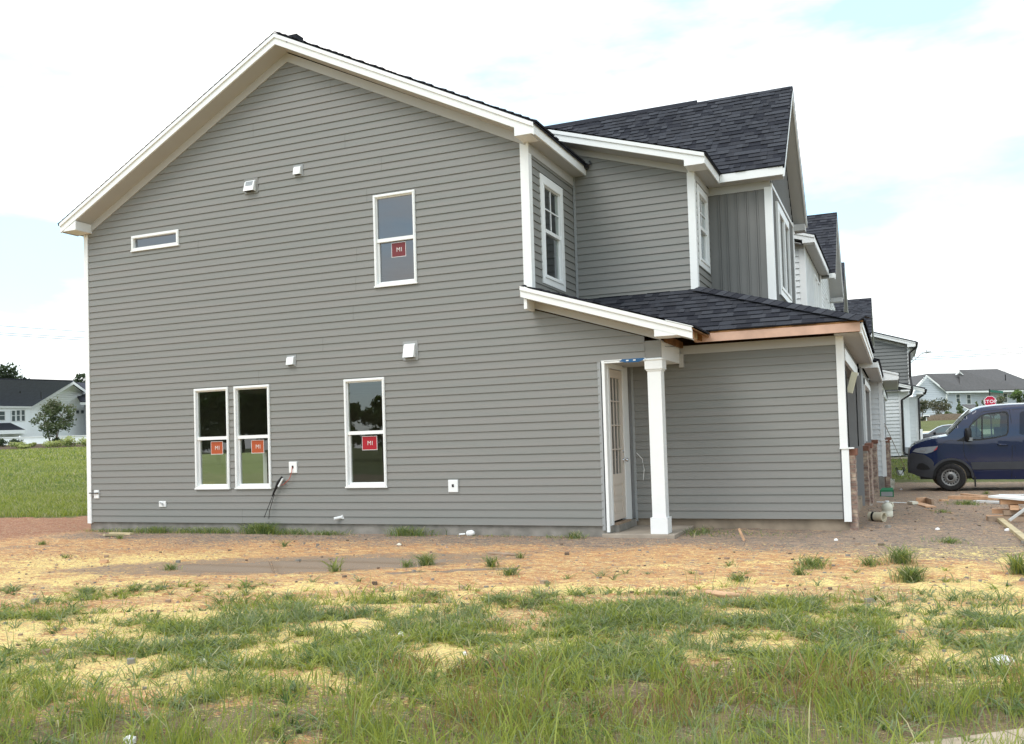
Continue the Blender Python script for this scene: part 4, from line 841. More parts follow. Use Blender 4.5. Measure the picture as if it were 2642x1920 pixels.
def wheel(root, x, y, r, wdt, sd, rimr, steer=0):
    o = Vector(ORI[root]); c_ = o + Vector((x, y, r)); ax = Vector((math.sin(steer) * sd, math.cos(steer) * sd, 0)); rx = Vector((ax.y, -ax.x, 0))
    mb = MB(); mb.lathe([(rimr, -.0), (rimr + .015, .012), (r - .05, .022), (r - .012, .0), (r, -.03)], c_, ax, RUB, 36)
    mb.lathe([(r, -.03), (r, -wdt + .03), (r - .015, -wdt), (rimr, -wdt)], c_, ax, MUD, 36); t_ = mb.build('wheel', root, smooth=True)
    mb = MB(); mb.lathe([(rimr, 0.0), (rimr - .015, .004), (rimr - .03, -.02), (rimr - .045, -.035), (rimr * .55, -.02), (rimr * .50, .0), (rimr * .34, .002), (rimr * .30, -.01)], c_, ax, RIM, 36)
    mb.lathe([(rimr * .32, -.012), (rimr * .28, .012), (rimr * .12, .02), (0, .02)], c_, ax, BLACK, 20)
    for k in range(16):
        a = 2 * math.pi * k / 16; p = c_ + rx * (math.cos(a) * rimr * .76) - ax * .018 + Vector((0, 0, math.sin(a) * rimr * .76)); mb.lathe([(0, .003), (.020, .002), (.022, -.002)], p, ax, BLACK, 8)
    mb.build('rim', t_, smooth=True)
VG = -.27
V = thing('van', 'dark blue cargo van with grey bumper and muddy front wheel, nose towards the houses', 'van', (15.08, 15.51, VG))
def vinw(x, z):
    i = 0
    if z > 1.38: i += .17 * ((z - 1.38) / .97) ** 1.35
    if z > 2.25: i += .25 * ((z - 2.25) / .12) * .5
    if z < .60: i += .05 * (.6 - z) / .3
    if x < .95: i += .27 * ((.95 - x) / .95) ** 2.4
    return i
ar1 = (1.10, .37, .50); ar2 = (4.72, .37, .50)
vtop = [(0.0, .54), (.0, .66), (.03, .81), (.03, 1.0), (.05, 1.16), (.10, 1.26), (.17, 1.315), (.27, 1.36), (.52, 1.45), (.78, 1.50), (1.03, 1.54), (1.25, 1.76), (1.48, 2.02), (1.69, 2.21), (1.82, 2.275), (1.97, 2.31), (2.31, 2.34), (2.63, 2.35), (4.2, 2.35), (5.4, 2.33), (5.72, 2.29), (5.84, 2.1), (5.93, .9), (5.93, .5)]
vbot = [(5.88, .42), (5.24, .34)] + [p for p in arch(*ar2) if p[1] > .36] + [(4.2, .30), (1.62, .32)] + [p for p in arch(*ar1) if p[1] > .38] + [(.60, .37), (.23, .43), (0.0, .54)][:2]
win1 = [(1.62, 1.79), (1.74, 1.92), (1.91, 2.06), (2.05, 2.10), (2.44, 2.14), (2.51, 2.12), (2.54, 2.04), (2.51, 1.62), (2.46, 1.53), (2.2, 1.475), (1.84, 1.43), (1.64, 1.43)]
win1 = [(1.60, 1.50), (1.62, 1.79)] + win1[1:-1] + [(1.64, 1.435)]
Pv, sheetv, crownv, vbody = vehicle(V, vtop, vbot, [ar1, ar2], [win1], 1.0, vinw, NAVY)
def patch(poly, m, name, off, parent=V, sides=(-1, 1), holes=(), stp=.1, thick=0):
    for sd in sides:
        mb = MB()
        for f in sheetv(poly, holes, sd, off, m, stp): mb.face(f, m)
        if thick:
            n_ = len(poly)
            for i in range(n_):
                (xa, za), (xb, zb) = poly[i], poly[(i + 1) % n_]; mb.face([Pv(xa, za, sd, off), Pv(xb, zb, sd, off), Pv(xb, zb, sd, off - thick), Pv(xa, za, sd, off - thick)], m)
        o = mb.build(name, parent, smooth=True)
    return o
patch(win1, VGLASS, 'side_window', -.012)
def inset(poly, k):
    cxp = sum(p[0] for p in poly) / len(poly); czp = sum(p[1] for p in poly) / len(poly)
    return [(cxp + (x - cxp) * k, czp + (z - czp) * k) for x, z in poly]
rim_o = [(x + (x - 2.08) / 12, z + (z - 1.78) / 9) for x, z in win1]
patch(rim_o, BLACK, 'window_seal', .004, holes=[win1], sides=(-1, 1))
patch([(1.87, 1.44), (1.91, 1.44), (1.94, 2.06), (1.90, 2.05)], BLACK, 'window_divider', .006)
patch([(2.80, 1.55), (2.86, 1.52), (4.3, 1.52), (4.36, 1.58), (4.36, 2.10), (4.3, 2.15), (2.90, 2.15), (2.84, 2.10)], mat('tinted_panel', (.006, .010, .024), .12, .4), 'rear_side_window', .004)
patch([(1.62, .60), (4.20, .58), (4.20, .80), (1.58, .80)], VPL, 'side_moulding', .016, thick=.02)
patch([(5.2, .58), (5.9, .60), (5.9, .8), (5.22, .8)], VPL, 'side_moulding', .016, thick=.02)
for c_ in (ar1, ar2):
    o_ = [p for p in arch(c_[0], c_[1], c_[2] + .055, 16) if p[1] > .36]; i_ = [p for p in arch(c_[0], c_[1], c_[2] - .005, 16) if p[1] > .36]
    patch(o_ + i_[::-1], VPL, 'wheel_arch_trim', .012, thick=.02)
bump = [(0.0, .54), (.0, .66), (.03, .81), (.03, 1.02), (.10, 1.09), (.26, 1.06), (.42, 1.03), (.60, .90), (.66, .80)] + [(x, z) for x, z in arch(*ar1)[::-1] if x < .72 and z > .40] + [(.60, .37), (.23, .43)]
patch(bump, VPL, 'bumper', .015, thick=.02)
patch([(.20, .66), (.26, .78), (.36, .80), (.50, .72), (.56, .62), (.4, .60), (.24, .62)], BLACK, 'fog_lamp_recess', .020)
mb = MB()
for z0, z1, xo, m_ in ((.50, .80, -.02, VPL), (.80, 1.20, -.02, BLACK)):
    for k in range(12):
        q0, q1 = -.74 + 1.48 * k / 12, -.74 + 1.48 * (k + 1) / 12; f = lambda q: .02 + .20 * (abs(q) / .78) ** 3
        mb.face([Vector(ORI[V]) + Vector((f(q0) + xo - .02, q0, z0)), Vector(ORI[V]) + Vector((f(q1) + xo - .02, q1, z0)), Vector(ORI[V]) + Vector((f(q1) + xo + (.03 if z1 > 1 else -.02), q1, z1)), Vector(ORI[V]) + Vector((f(q0) + xo + (.03 if z1 > 1 else -.02), q0, z1))], m_)
mb.build('front_grille', V)
mb = MB(); o0 = Vector(ORI[V])
for z in (.90, .99, 1.08): mb.tube([o0 + Vector((.035 + .2 * (abs(q) / .78) ** 3, q, z)) for q in np.linspace(-.66, .66, 9)], .016, VPL, 6)
mb.build('grille_bar', V)
hl = [(.12, 1.12), (.20, 1.20), (.36, 1.235), (.78, 1.27), (.74, 1.17), (.62, 1.10), (.48, 1.06), (.3, 1.08)]
patch(hl, LENS, 'headlight', .012, thick=.02)
patch([(.66, 1.13), (.77, 1.26), (.74, 1.17)], REDL, 'side_marker', .018)
patch([(.30, 1.12), (.36, 1.17), (.48, 1.18), (.46, 1.11)], CHR, 'headlight_reflector', .018)
mb = MB(); lp = lambda pts, r=.006: mb.tube(pts, r, BLACK, 5)
for sd in (-1,):
    lp([Pv(x, z, sd, .001) for x, z in ((1.43, 1.0), (1.42, 1.2), (1.43, 1.38), (1.55, 1.60), (1.72, 2.0), (1.95, 2.18), (2.3, 2.21), (2.60, 2.21), (2.62, 1.9), (2.61, 1.2), (2.58, .55), (2.56, .36))])
    lp([Pv(x, z, sd, .001) for x, z in ((1.43, 1.0), (1.50, .85), (1.63, .65), (1.66, .36))])
    lp([Pv(x, z, sd, .001) for x, z in ((2.66, .36), (2.68, 1.2), (2.68, 2.22), (4.4, 2.22), (4.4, .36))], .005)
    lp([Pv(x, z, sd, .001) for x, z in ((.80, 1.26), (1.0, 1.40), (1.2, 1.42))], .005)
mb.build('door_seam', V)
mb = MB(); mb.tube([Pv(2.26, 1.27, -1, .0), Pv(2.29, 1.27, -1, .035), Pv(2.38, 1.265, -1, .04), Pv(2.47, 1.255, -1, .03), Pv(2.49, 1.25, -1, .0)], .018, NAVY, 8); mb.build('door_handle', V, smooth=True)
for sd in (-1, 1):
    mb = MB(); c_ = Pv(1.54, 1.56, sd, .14)
    mb.lathe([(0, -.20), (.06, -.19), (.085, -.14), (.09, 0), (.085, .14), (.06, .185), (0, .19)], c_, (0, 0, 1), BLACK, 14)
    mb.tube([Pv(1.52, 1.42, sd, .0), Pv(1.53, 1.44, sd, .12)], .035, BLACK, 8); mo = mb.build('wing_mirror', V, smooth=True)
    mb = MB(); mb.box(tuple(c_ + Vector((.0, sd * .07 - .01, -.17))), tuple(c_ + Vector((.10, sd * .07 + .01, -.08))), LENS); mb.build('mirror_indicator', mo)
patch([(1.22, 1.39), (1.42, 1.38), (1.58, 1.43), (1.60, 1.62), (1.50, 1.56), (1.38, 1.46)], BLACK, 'mirror_triangle', .004)
# windscreen
mb = MB(); wsp = [(1.06, 1.585), (1.25, 1.785), (1.48, 2.045), (1.66, 2.205)]
for (xa, za), (xb, zb) in zip(wsp, wsp[1:]):
    for i in range(10):
        q0, q1 = -.90 + 1.8 * i / 10, -.90 + 1.8 * (i + 1) / 10; u3 = Vector((-.022, 0, .022)); mb.face([crownv(xa, za, q0) + u3, crownv(xb, zb, q0) + u3, crownv(xb, zb, q1) + u3, crownv(xa, za, q1) + u3], DGL)
mb.build('windscreen', V, smooth=True)
for x in (1.06, 4.70):
    for sd in (-1, 1): wheel(V, x, sd * .965, .385, .25, sd, .235, .22 if x < 2 else 0)
mb = MB(); o0 = Vector(ORI[V]); mb.box(tuple(o0 + Vector((.3, -.72, .33))), tuple(o0 + Vector((5.7, .72, .9))), BLACK); mb.box(tuple(o0 + Vector((1.66, -.98, .12))), tuple(o0 + Vector((1.69, -.78, .40))), BLACK); mb.box(tuple(o0 + Vector((.55, -.86, .42))), tuple(o0 + Vector((1.64, .86, .92))), BLACK); mb.build('chassis', V)
mb = MB(); mb.box(tuple(o0 + Vector((2.25, -.7, .9))), tuple(o0 + Vector((2.4, -.2, 1.75))), BLACK); mb.box(tuple(o0 + Vector((1.2, -.8, 1.25))), tuple(o0 + Vector((1.55, .8, 1.42))), BLACK); mb.build('seat', V)
mb = MB(); mb.lathe([(.19, -.012), (.2, 0), (.19, .012)], o0 + Vector((1.75, -.45, 1.45)), (-.5, 0, .86), BLACK, 20); mb.build('steering_wheel', V)
# dark car parked across the road
sp = D(2374, 1152, 63); sg = gz(sp.x, sp.y); SV = thing('parked_car', 'black sport utility car beyond the blue van, parked beside the road', 'car', (sp.x - .55, sp.y + .9, sg))
def sinw(x, z):
    i = 0
    if z > .95: i += .30 * ((z - .95) / .7) ** 1.2
    if x < .7: i += .22 * ((.7 - x) / .7) ** 2
    return i
sar = ((.92, .34, .40), (3.62, .34, .40))
stop_ = [(0, .35), (0, .62), (.05, .86), (.2, .98), (.6, 1.06), (1.15, 1.12), (1.45, 1.30), (1.8, 1.52), (2.05, 1.61), (2.6, 1.66), (3.4, 1.64), (4.0, 1.56), (4.35, 1.2), (4.5, 1.0), (4.55, .4)]
sbot = [(4.4, .28), (4.05, .26)] + [p for p in arch(*sar[1]) if p[1] > .34] + [(3.2, .24), (1.35, .24)] + [p for p in arch(*sar[0]) if p[1] > .34] + [(.5, .26), (.1, .28)]
sw1 = [(1.50, 1.14), (1.75, 1.36), (2.05, 1.52), (2.5, 1.56), (2.5, 1.14)]; sw2 = [(2.58, 1.14), (2.58, 1.56), (3.3, 1.54), (3.75, 1.42), (3.85, 1.2), (3.6, 1.15)]
Pv, sheetv, crownv, sb = vehicle(SV, stop_, sbot, sar, [sw1, sw2], .92, sinw, SUVP, step=.25)
patch(sw1, DGL, 'side_window', -.005, parent=SV); patch(sw2, DGL, 'side_window', -.005, parent=SV)
patch([(.06, .78), (.1, .86), (.5, .93), (.45, .84)], LENS, 'headlight', .01, parent=SV)
mb = MB()
for (xa, za), (xb, zb) in (((1.18, 1.13), (1.78, 1.50)),):
    for i in range(8):
        q0, q1 = -.88 + 1.76 * i / 8, -.88 + 1.76 * (i + 1) / 8; mb.face([crownv(xa - .02, za + .01, q0), crownv(xb - .02, zb + .02, q0), crownv(xb - .02, zb + .02, q1), crownv(xa - .02, za + .01, q1)], LENS)
mb.build('windscreen', SV, smooth=True)
mb = MB(); mb.lathe([(0, -.08), (.07, -.06), (.09, 0), (.07, .06), (0, .08)], Pv(1.5, 1.14, -1, .12), (0, 1, .3), BLACK, 10); mb.build('wing_mirror', SV, smooth=True)
for a in sar:
    for sd in (-1, 1): wheel(SV, a[0], sd * .90, .34, .22, sd, .22)

# ------------------------------------------------------------------ site clutter
def gp(u, v): p = G(u, v); return p
def board(name, label, cat, p, q, wd, th, m, lift=.0, group=None, roll=0):
    p, q = Vector(p), Vector(q); d = (q - p).normalized(); s = Vector((-d.y, d.x, 0)).normalized(); up = d.cross(s) * -1
    if up.z < 0: up = -up
    s = (s * math.cos(roll) + up * math.sin(roll)); up = d.cross(s); up = up if up.z > 0 else -up
    mb = MB(); c = []
    for k, e in ((0, p), (1, q)):
        for a, b in ((-1, 0), (1, 0), (1, 1), (-1, 1)): c.append(e + s * a * wd / 2 + up * (b * th + lift))
    n = len(mb.v); mb.v += [tuple(x) for x in c]; k = mb.mi(m)
    for f in ((0, 1, 2, 3), (7, 6, 5, 4), (0, 4, 5, 1), (1, 5, 6, 2), (2, 6, 7, 3), (3, 7, 4, 0)): mb.f.append(f); mb.m.append(k)
    o = mb.build(name, None, bevel=.003, loc=tuple(p)); return tag(o, label, cat, group)
p = gp(2480, 1344); T = thing('pipe_offcut', 'cream plastic pipe offcut with black band lying by brick corner', 'pipe', tuple(p)); c_ = p + Vector((0, 0, .075))
mb = MB(); d = Vector((.86, -.5, 0)); p = gp(2263, 1344); T.location = p; ORI[T] = tuple(p); c_ = p + Vector((0, 0, .07))
mb.lathe([(.072, -.13), (.072, .13), (.060, .13), (.060, -.13), (.072, -.13)], c_, d, PVC, 24); mb.build('pipe', T, smooth=False)
mb = MB(); mb.lathe([(.074, -.07), (.079, -.07), (.079, -.035), (.074, -.035)], c_, d, BLACK, 24); mb.lathe([(.073, .09), (.082, .09), (.082, .13), (.06, .13)], c_, d, PVC, 24); mb.build('pipe_collar', T)
def jug(p, label, s=1.0):
    T = thing('plastic_jug', label, 'jug', tuple(p)); z0 = Vector(p)
    mb = MB(); mb.lathe([(0, 0), (.085 * s, 0), (.092 * s, .02), (.092 * s, .09 * s), (.086 * s, .10 * s), (.086 * s, .115 * s), (.092 * s, .125 * s), (.092 * s, .19 * s), (.07 * s, .23 * s), (.035 * s, .245 * s), (.03 * s, .26 * s)], z0, (0, 0, 1), JUG, 20); mb.build('jug_body', T, smooth=True)
    mb = MB(); mb.lathe([(.036 * s, .255 * s), (.036 * s, .28 * s), (0, .282 * s)], z0, (0, 0, 1), TRIM, 14); mb.build('jug_cap', T)
    mb = MB(); mb.tube([z0 + Vector((.03, 0, .25)) * s, z0 + Vector((.09, 0, .25)) * s, z0 + Vector((.10, 0, .17)) * s], .012 * s, JUG, 8); mb.build('jug_handle', T, smooth=True)
jug(gp(2290, 1334), 'cloudy plastic jug standing beside the pipe offcut', 1.0); jug(gp(2299, 1262), 'white plastic jug behind the green carton', 1.1)
p = gp(2288, 1282); T = thing('carton', 'torn green carton with grey label near the garage door', 'carton', tuple(p))
mb = MB(); q_ = Vector(p); mb.box(tuple(q_ + Vector((-.16, -.1, 0))), tuple(q_ + Vector((.17, .12, .17))), GBOX); mb.prism([q_ + Vector((-.16, -.1, .17)), q_ + Vector((.17, -.1, .17)), q_ + Vector((.15, .0, .235)), q_ + Vector((-.1, .02, .23))], (0, 0, .004), GBOX); mb.build('box', T)
mb = MB(); mb.box(tuple(q_ + Vector((-.13, -.104, .02))), tuple(q_ + Vector((.145, -.1005, .135))), GTRIM); mb.build('label_panel', T)
p = gp(2323, 1228); T = thing('paint_bucket', 'white bucket wrapped in black wire near the van nose', 'bucket', tuple(p)); q_ = Vector(p)
mb = MB(); mb.lathe([(0, 0), (.10, 0), (.12, .2), (.125, .2), (.11, .02)], q_, (0, 0, 1), TRIM, 20); mb.build('bucket', T); mb = MB(); mb.tube([q_ + Vector((.15 * math.cos(a), .15 * math.sin(a), .18 + .14 * math.sin(a * 2.3))) for a in np.linspace(0, 9, 26)], .012, BLACK, 6); mb.tube([q_ + Vector((-.12, -.1, .3)), q_ + Vector((.1, -.1, .32)), q_ + Vector((.13, -.05, .05))], .011, BLACK, 6); mb.build('wire', T)
g0 = gp(2350, 1240); mb = MB(); mb.tube([U(2282, 1093, 'y', 15.6), g0 + Vector((0, 0, -.02))], .010, OLDW, 6); tag(mb.build('prop_stick', None, loc=tuple(g0)), 'long thin stick leaning on the far garage corner', 'stick')
def brd(u0, v0, u1, v1, *a, **k): return board(k.pop('name', 'board'), *a, gp(u0, v0), gp(u1, v1), **k) if False else None
def B2(u0, v0, u1, v1, label, wd, th, m, name='board', cat='board', **k): return board(name, label, cat, gp(u0, v0), gp(u1, v1), wd, th, m, **k)
gb = 'boards on the ground beside the van'
B2(2450, 1288, 2700, 1293, 'long tan board lying in front of the van wheel', .19, .085, PINE, group=gb)
B2(2484, 1278, 2540, 1284, 'short tan board end beside the long tan board', .14, .05, PINE, group=gb)
B2(2518, 1297, 2720, 1305, 'long white trim board nearest the camera, below the tan board', .15, .05, TRIM, group=gb)
B2(2577, 1279, 2700, 1279, 'white trim board behind the tan one, nearest the van', .16, .035, TRIM, group=gb)
B2(2426, 1295, 2445, 1294, 'brown wood block at the end of the tan board', .10, .06, PINE, name='wood_block', cat='wood block')
B2(2262, 1296, 2338, 1298, 'thin white stick on gravel by the green carton', .05, .015, TRIM, name='stick', cat='stick')
B2(2348, 1300, 2362, 1302, 'white scrap end left of the cardboard scraps', .12, .06, JUG, name='wood_scrap', cat='wood scrap')
B2(2364, 1300, 2402, 1310, 'flat brown cardboard scrap in the debris pile', .20, .03, PINE, name='wood_scrap', cat='wood scrap')
B2(2366, 1301, 2390, 1299, 'upright tan scrap in the debris pile', .04, .14, PINE, name='wood_scrap', cat='wood scrap')
B2(2392, 1299, 2407, 1304, 'dark leaning scrap at right of the debris pile', .05, .13, OLDW, name='wood_scrap', cat='wood scrap')
B2(2385, 1315, 2460, 1325, 'long pale sliver of wood on the gravel', .03, .012, PINE, name='stick', cat='stick')
a = gp(2576, 1344); b_ = gp(2665, 1412); board('stud', 'yellow lumber stud leaning out of the scrap pile', 'lumber', a + Vector((0, 0, .02)), b_ + Vector((0, 0, .0)), .09, .05, YEL)
a = gp(2610, 1356); board('plastic_tube', 'crumpled white plastic tube propped on the yellow stud', 'tube', a + Vector((-.02, 0, .06)), a + Vector((.36, .12, .34)), .045, .035, mat('clear_plastic_wrap', (.50, .50, .48), .3, .5))
a = gp(2634, 1345); board('door_slab', 'white panel lying on top of the scrap pile', 'panel', a + Vector((-.32, .3, .36)), a + Vector((.8, -.6, .30)), .36, .035, TRIM)
mb = MB(); a0 = a + Vector((-.22, 0, 0))
for k, (dx, dy, z, l, rot) in enumerate(((.1, .2, .0, 1.0, 0), (.1, .02, .0, 1.0, .1), (.2, .35, .09, 1.0, -.1), (.3, .1, .09, .9, .05), (.15, .2, .18, .8, 1.5), (.5, .2, .18, .8, 1.4), (.3, .15, .26, 1.0, .05))):
    c_ = a0 + Vector((dx, dy, z)); dr_ = Vector((math.cos(rot), math.sin(rot), 0)); sr = Vector((-dr_.y, dr_.x, 0)); ps = [c_ - dr_ * l * .35 - sr * .06, c_ + dr_ * l - sr * .06, c_ + dr_ * l + sr * .06, c_ - dr_ * l * .35 + sr * .06]; mb.prism(ps, (0, 0, .075), OLDW if k % 2 else PINE)
tag(mb.build('scrap_pile', None, loc=tuple(a0)), 'pile of broken pallet boards at the right edge of the picture', 'scrap pile')
# near the end wall
gs = 'small lumber offcuts on the dirt'
B2(268, 1383, 318, 1383, 'pale lumber offcut lying near left corner, nearer camera', .09, .035, YEL, name='lumber_offcut', cat='offcut', group=gs)
B2(286, 1378, 340, 1380, 'pale lumber offcut behind its twin near left corner', .09, .035, YEL, name='lumber_offcut', cat='offcut', group=gs)
B2(260, 1453, 279, 1452, 'small brown wood block alone on the orange dirt', .06, .045, PINE, name='wood_block', cat='wood block')
B2(1262, 1428, 1334, 1433, 'dark wet board half buried in dirt below the wall', .07, .02, OLDW)
a = gp(1918, 1396); board('stake', 'short wooden stake leaning up from the dirt', 'stake', a, a + Vector((-.07, 0, .17)), .035, .03, PINE)
mb = MB()
pts = [gp(1824, 1541) + Vector((0, 0, .05)), gp(1845, 1548) + Vector((0, 0, .06)), gp(1875, 1552) + Vector((0, 0, .06)), gp(1908, 1551) + Vector((0, 0, .055))]
mb.tube(pts, [.02, .028, .028, .018], PINE, 7); tag(mb.build('branch', None, loc=tuple(pts[0])), 'curved pale piece of wood on the yellow sand', 'branch')
p = gp(1215, 1383); mb = MB(); mb.lathe([(0, -.06), (.045, -.06), (.05, .02), (.035, .05), (.02, .07), (0, .07)], p + Vector((0, 0, .045)), (1, -.2, .1), TRIM, 14); mb.tube([p + Vector((-.10, 0, .03)), p + Vector((-.2, -.02, .025))], .014, TRIM, 8); tag(mb.build('pipe_fitting', None, loc=tuple(p)), 'white pipe fitting lying below the wall', 'fitting')
def litter(u, v, s, label, m, name='litter', group='white scraps scattered on the ground'):
    p = gp(u, v); r = random.Random(int(u * v)); mb = MB(); n = 7; P_ = []
    for k in range(n):
        a = 2 * math.pi * k / n; rr = s * r.uniform(.5, 1); P_.append(p + Vector((math.cos(a) * rr, math.sin(a) * rr * .6, .012 + r.random() * s * .25)))
    c_ = p + Vector((0, 0, .02 + s * .3))
    for k in range(n): mb.face([P_[k], P_[(k + 1) % n], c_], m)
    for k in range(n): mb.face([P_[k], P_[(k + 1) % n], Vector((P_[(k + 1) % n].x, P_[(k + 1) % n].y, p.z - .01)), Vector((P_[k].x, P_[k].y, p.z - .01))], m)
    return tag(mb.build(name, None, loc=tuple(p)), label, 'litter', group)
litter(2585, 1712, .13, 'largest white scrap, at right in the grass', WHT); litter(335, 1914, .055, 'white foam scrap at the bottom edge in tall grass', WHT)
litter(1034, 1640, .05, 'small white scrap on sand right of the dense green clump', WHT); litter(2420, 1367, .05, 'white scrap on gravel in front of the boards', WHT); litter(2600, 1369, .05, 'white scrap below the yellow stud', WHT)
litter(2158, 1395, .04, 'tiny white scrap below the brick corner', WHT); litter(2325, 1264, .05, 'white scrap on the ground right of the jug', WHT); litter(1465, 1672, .07, 'pale yellow lump of foam in the grass', mat('yellow_foam', (.75, .72, .22), .7)); litter(1200, 1690, .03, 'white fleck by the reddish weeds', WHT); litter(525, 1710, .04, 'small pale stone in the left grass', JUG)
litter(1030, 1407, .05, 'pale pebble beyond the puddle', JUG)
# small stones: countless
mb = MB(); r = random.Random(3)
for k in range(900):
    s0, d0 = r.uniform(-7, 5), r.uniform(5, 15.5); x = 14.8 + s0 * .9243 - d0 * .3817; y = -13.32 + s0 * .3817 + d0 * .9243
    if y > -.25 and x < 14.1: continue
    if r.random() < .3: x = r.uniform(14.2, 17.5); y = r.uniform(-1, 10)
    z = gz(x, y); sz = r.uniform(.008, .026) * (2 if r.random() < .08 else 1); m = r.choice((OLDW, CONC, CONC, BARK, OLDW)); a = r.random() * 3
    p = [(x + sz * math.cos(a + q) * r.uniform(.6, 1.2), y + sz * math.sin(a + q) * r.uniform(.6, 1), z) for q in (0, 1.6, 3.1, 4.7)]; mb.prism([Vector(q) + Vector((0, 0, sz * .7)) for q in p], (0, 0, -sz), m)
tag(mb.build('stones'), kind='stuff')
mb = MB()
CLOD = mat('clay_clod', (.40, .22, .12), .95, .1, var=.3, vscale=3); CLODG = mat('grey_clod', (.26, .205, .165), .95, .1, var=.3, vscale=3)
for k in range(2600):
    s0, d0 = r.uniform(-8, 5.5), r.uniform(7.4, 16.5); x = 14.8 + s0 * .9243 - d0 * .3817; y = -13.32 + s0 * .3817 + d0 * .9243
    if k % 3 == 0: x = r.uniform(14.2, 18); y = r.uniform(-2, 11)
    if y > -.05 and x < 14.25: continue
    z = gz(x, y); sz = r.uniform(.010, .030) * (1.7 if r.random() < .06 else 1); a = r.random() * 3; P_ = [Vector((x + sz * math.cos(a + q) * r.uniform(.5, 1.2), y + sz * math.sin(a + q) * r.uniform(.5, 1.1), z - .004)) for q in (0, 1.25, 2.5, 3.8, 5.0)]; c_ = Vector((x, y, z + sz * r.uniform(.3, .75)))
    for q in range(5): mb.face([P_[q], P_[(q + 1) % 5], c_], CLOD if (r.random() < .6 and x < 13.5) else CLODG)
tag(mb.build('dirt_clods'), kind='stuff')
# ------------------------------------------------------------------ vegetation
def fast_mesh(name, verts, faces, mats_, midx, parent=None, loc=(0, 0, 0)):
    me = bpy.data.meshes.new(name); verts = verts.reshape(-1, 3); nv = faces.shape[1]
    me.vertices.add(len(verts)); me.vertices.foreach_set('co', verts.astype(np.float32).ravel()); me.loops.add(faces.size); me.loops.foreach_set('vertex_index', faces.ravel().astype(np.int32))
    me.polygons.add(len(faces)); me.polygons.foreach_set('loop_start', (np.arange(len(faces)) * nv).astype(np.int32))
    for m in mats_: me.materials.append(m)
    me.polygons.foreach_set('material_index', midx.astype(np.int32)); me.update(); me.validate()
    o = bpy.data.objects.new(name, me); COL.objects.link(o); o.location = loc
    if parent is not None: o.parent = parent
    return o
def leafm(name, col, trans=.35, rough=.6):
    m = bpy.data.materials.new(name); m.use_nodes = True; t_ = m.node_tree; b = t_.nodes['Principled BSDF']; b.inputs['Base Color'].default_value = (*col, 1); b.inputs['Roughness'].default_value = rough; b.inputs['Specular IOR Level'].default_value = .3
    tr = t_.nodes.new('ShaderNodeBsdfTranslucent'); tr.inputs[0].default_value = (col[0] * 1.2, col[1] * 1.25, col[2] * .7, 1); x = t_.nodes.new('ShaderNodeMixShader'); x.inputs[0].default_value = trans
    t_.links.new(b.outputs[0], x.inputs[1]); t_.links.new(tr.outputs[0], x.inputs[2]); t_.links.new(x.outputs[0], t_.nodes['Material Output'].inputs[0]); return m
GR = [leafm('blade_' + n, c) for n, c in (('green', (.20, .255, .085)), ('deep', (.10, .16, .055)), ('bluish', (.23, .275, .155)), ('lime', (.30, .335, .07)), ('straw', (.50, .45, .27)), ('rust', (.30, .17, .09)))]
def blades(x, y, h, wd, lean, name, probs, base=None, mi=None, loc=(0, 0, 0), parent=None):
    n = len(x); z = height(x, y) if base is None else base; az = rng.random(n) * 6.283; ln = lean * (.4 + rng.random(n) * 1.2) * h; ca, sa = np.cos(az), np.sin(az); fa = rng.random(n) * 6.283; wx, wy = np.cos(fa) * wd / 2, np.sin(fa) * wd / 2
    v = np.zeros((n, 7, 3)); z = z - .01
    for k, (t_, wf) in enumerate(((0, .8), (.38, 1), (.74, .7))):
        px = x + ca * ln * t_ ** 2; py = y + sa * ln * t_ ** 2; pz = z + h * (t_ - .12 * lean * t_ ** 2)
        v[:, 2 * k] = np.stack([px - wx * wf, py - wy * wf, pz], -1); v[:, 2 * k + 1] = np.stack([px + wx * wf, py + wy * wf, pz], -1)
    v[:, 6] = np.stack([x + ca * ln, y + sa * ln, z + h * (1 - .28 * lean)], -1)
    i = np.arange(n)[:, None] * 7
    f = np.concatenate([i + np.array([[0, 1, 3]]), i + np.array([[0, 3, 2]]), i + np.array([[2, 3, 5]]), i + np.array([[2, 5, 4]]), i + np.array([[4, 5, 6]])], 1).reshape(-1, 3)
    if mi is None: mi = rng.choice(len(GR), n, p=probs)
    v = v - np.array(loc)
    return fast_mesh(name, v, f, GR, np.repeat(mi, 5), loc=loc, parent=parent)
def sd2xy(s, d): return 14.8 + s * .9243 - d * .3817, -13.32 + s * .3817 + d * .9243
def gz_uv(u, v):                                    # yard coordinates of a place seen in the photo
    p = U(u, v, 'z', 0.); return sdc(p.x, p.y)
def bump_(s, d, cs, cd_, rs, rd): return np.exp(-(((s - cs) / rs) ** 2 + ((d - cd_) / rd) ** 2))
pos = [(620, 1620, .9, .42, 1.2), (500, 1650, .6, .3, .7), (150, 1530, 1.5, .38, 1.1), (60, 1590, .7, .35, .8), (900, 1560, 1.3, .35, .7), (780, 1600, .5, .3, .6), (1250, 1600, 1.2, .3, .45), (1230, 1550, .35, .3, .5), (1560, 1560, .9, .3, .6), (1750, 1600, 1.0, .35, .8), (2050, 1560, .7, .25, .8), (2100, 1640, 1.5, .45, 1.0), (2450, 1590, 1.0, .5, 1.0), (1420, 1530, .4, .2, .4), (1700, 1690, 1.2, .3, .6), (960, 1700, .8, .3, .45), (700, 1750, .9, .3, .7), (1130, 1640, .5, .3, .5)]
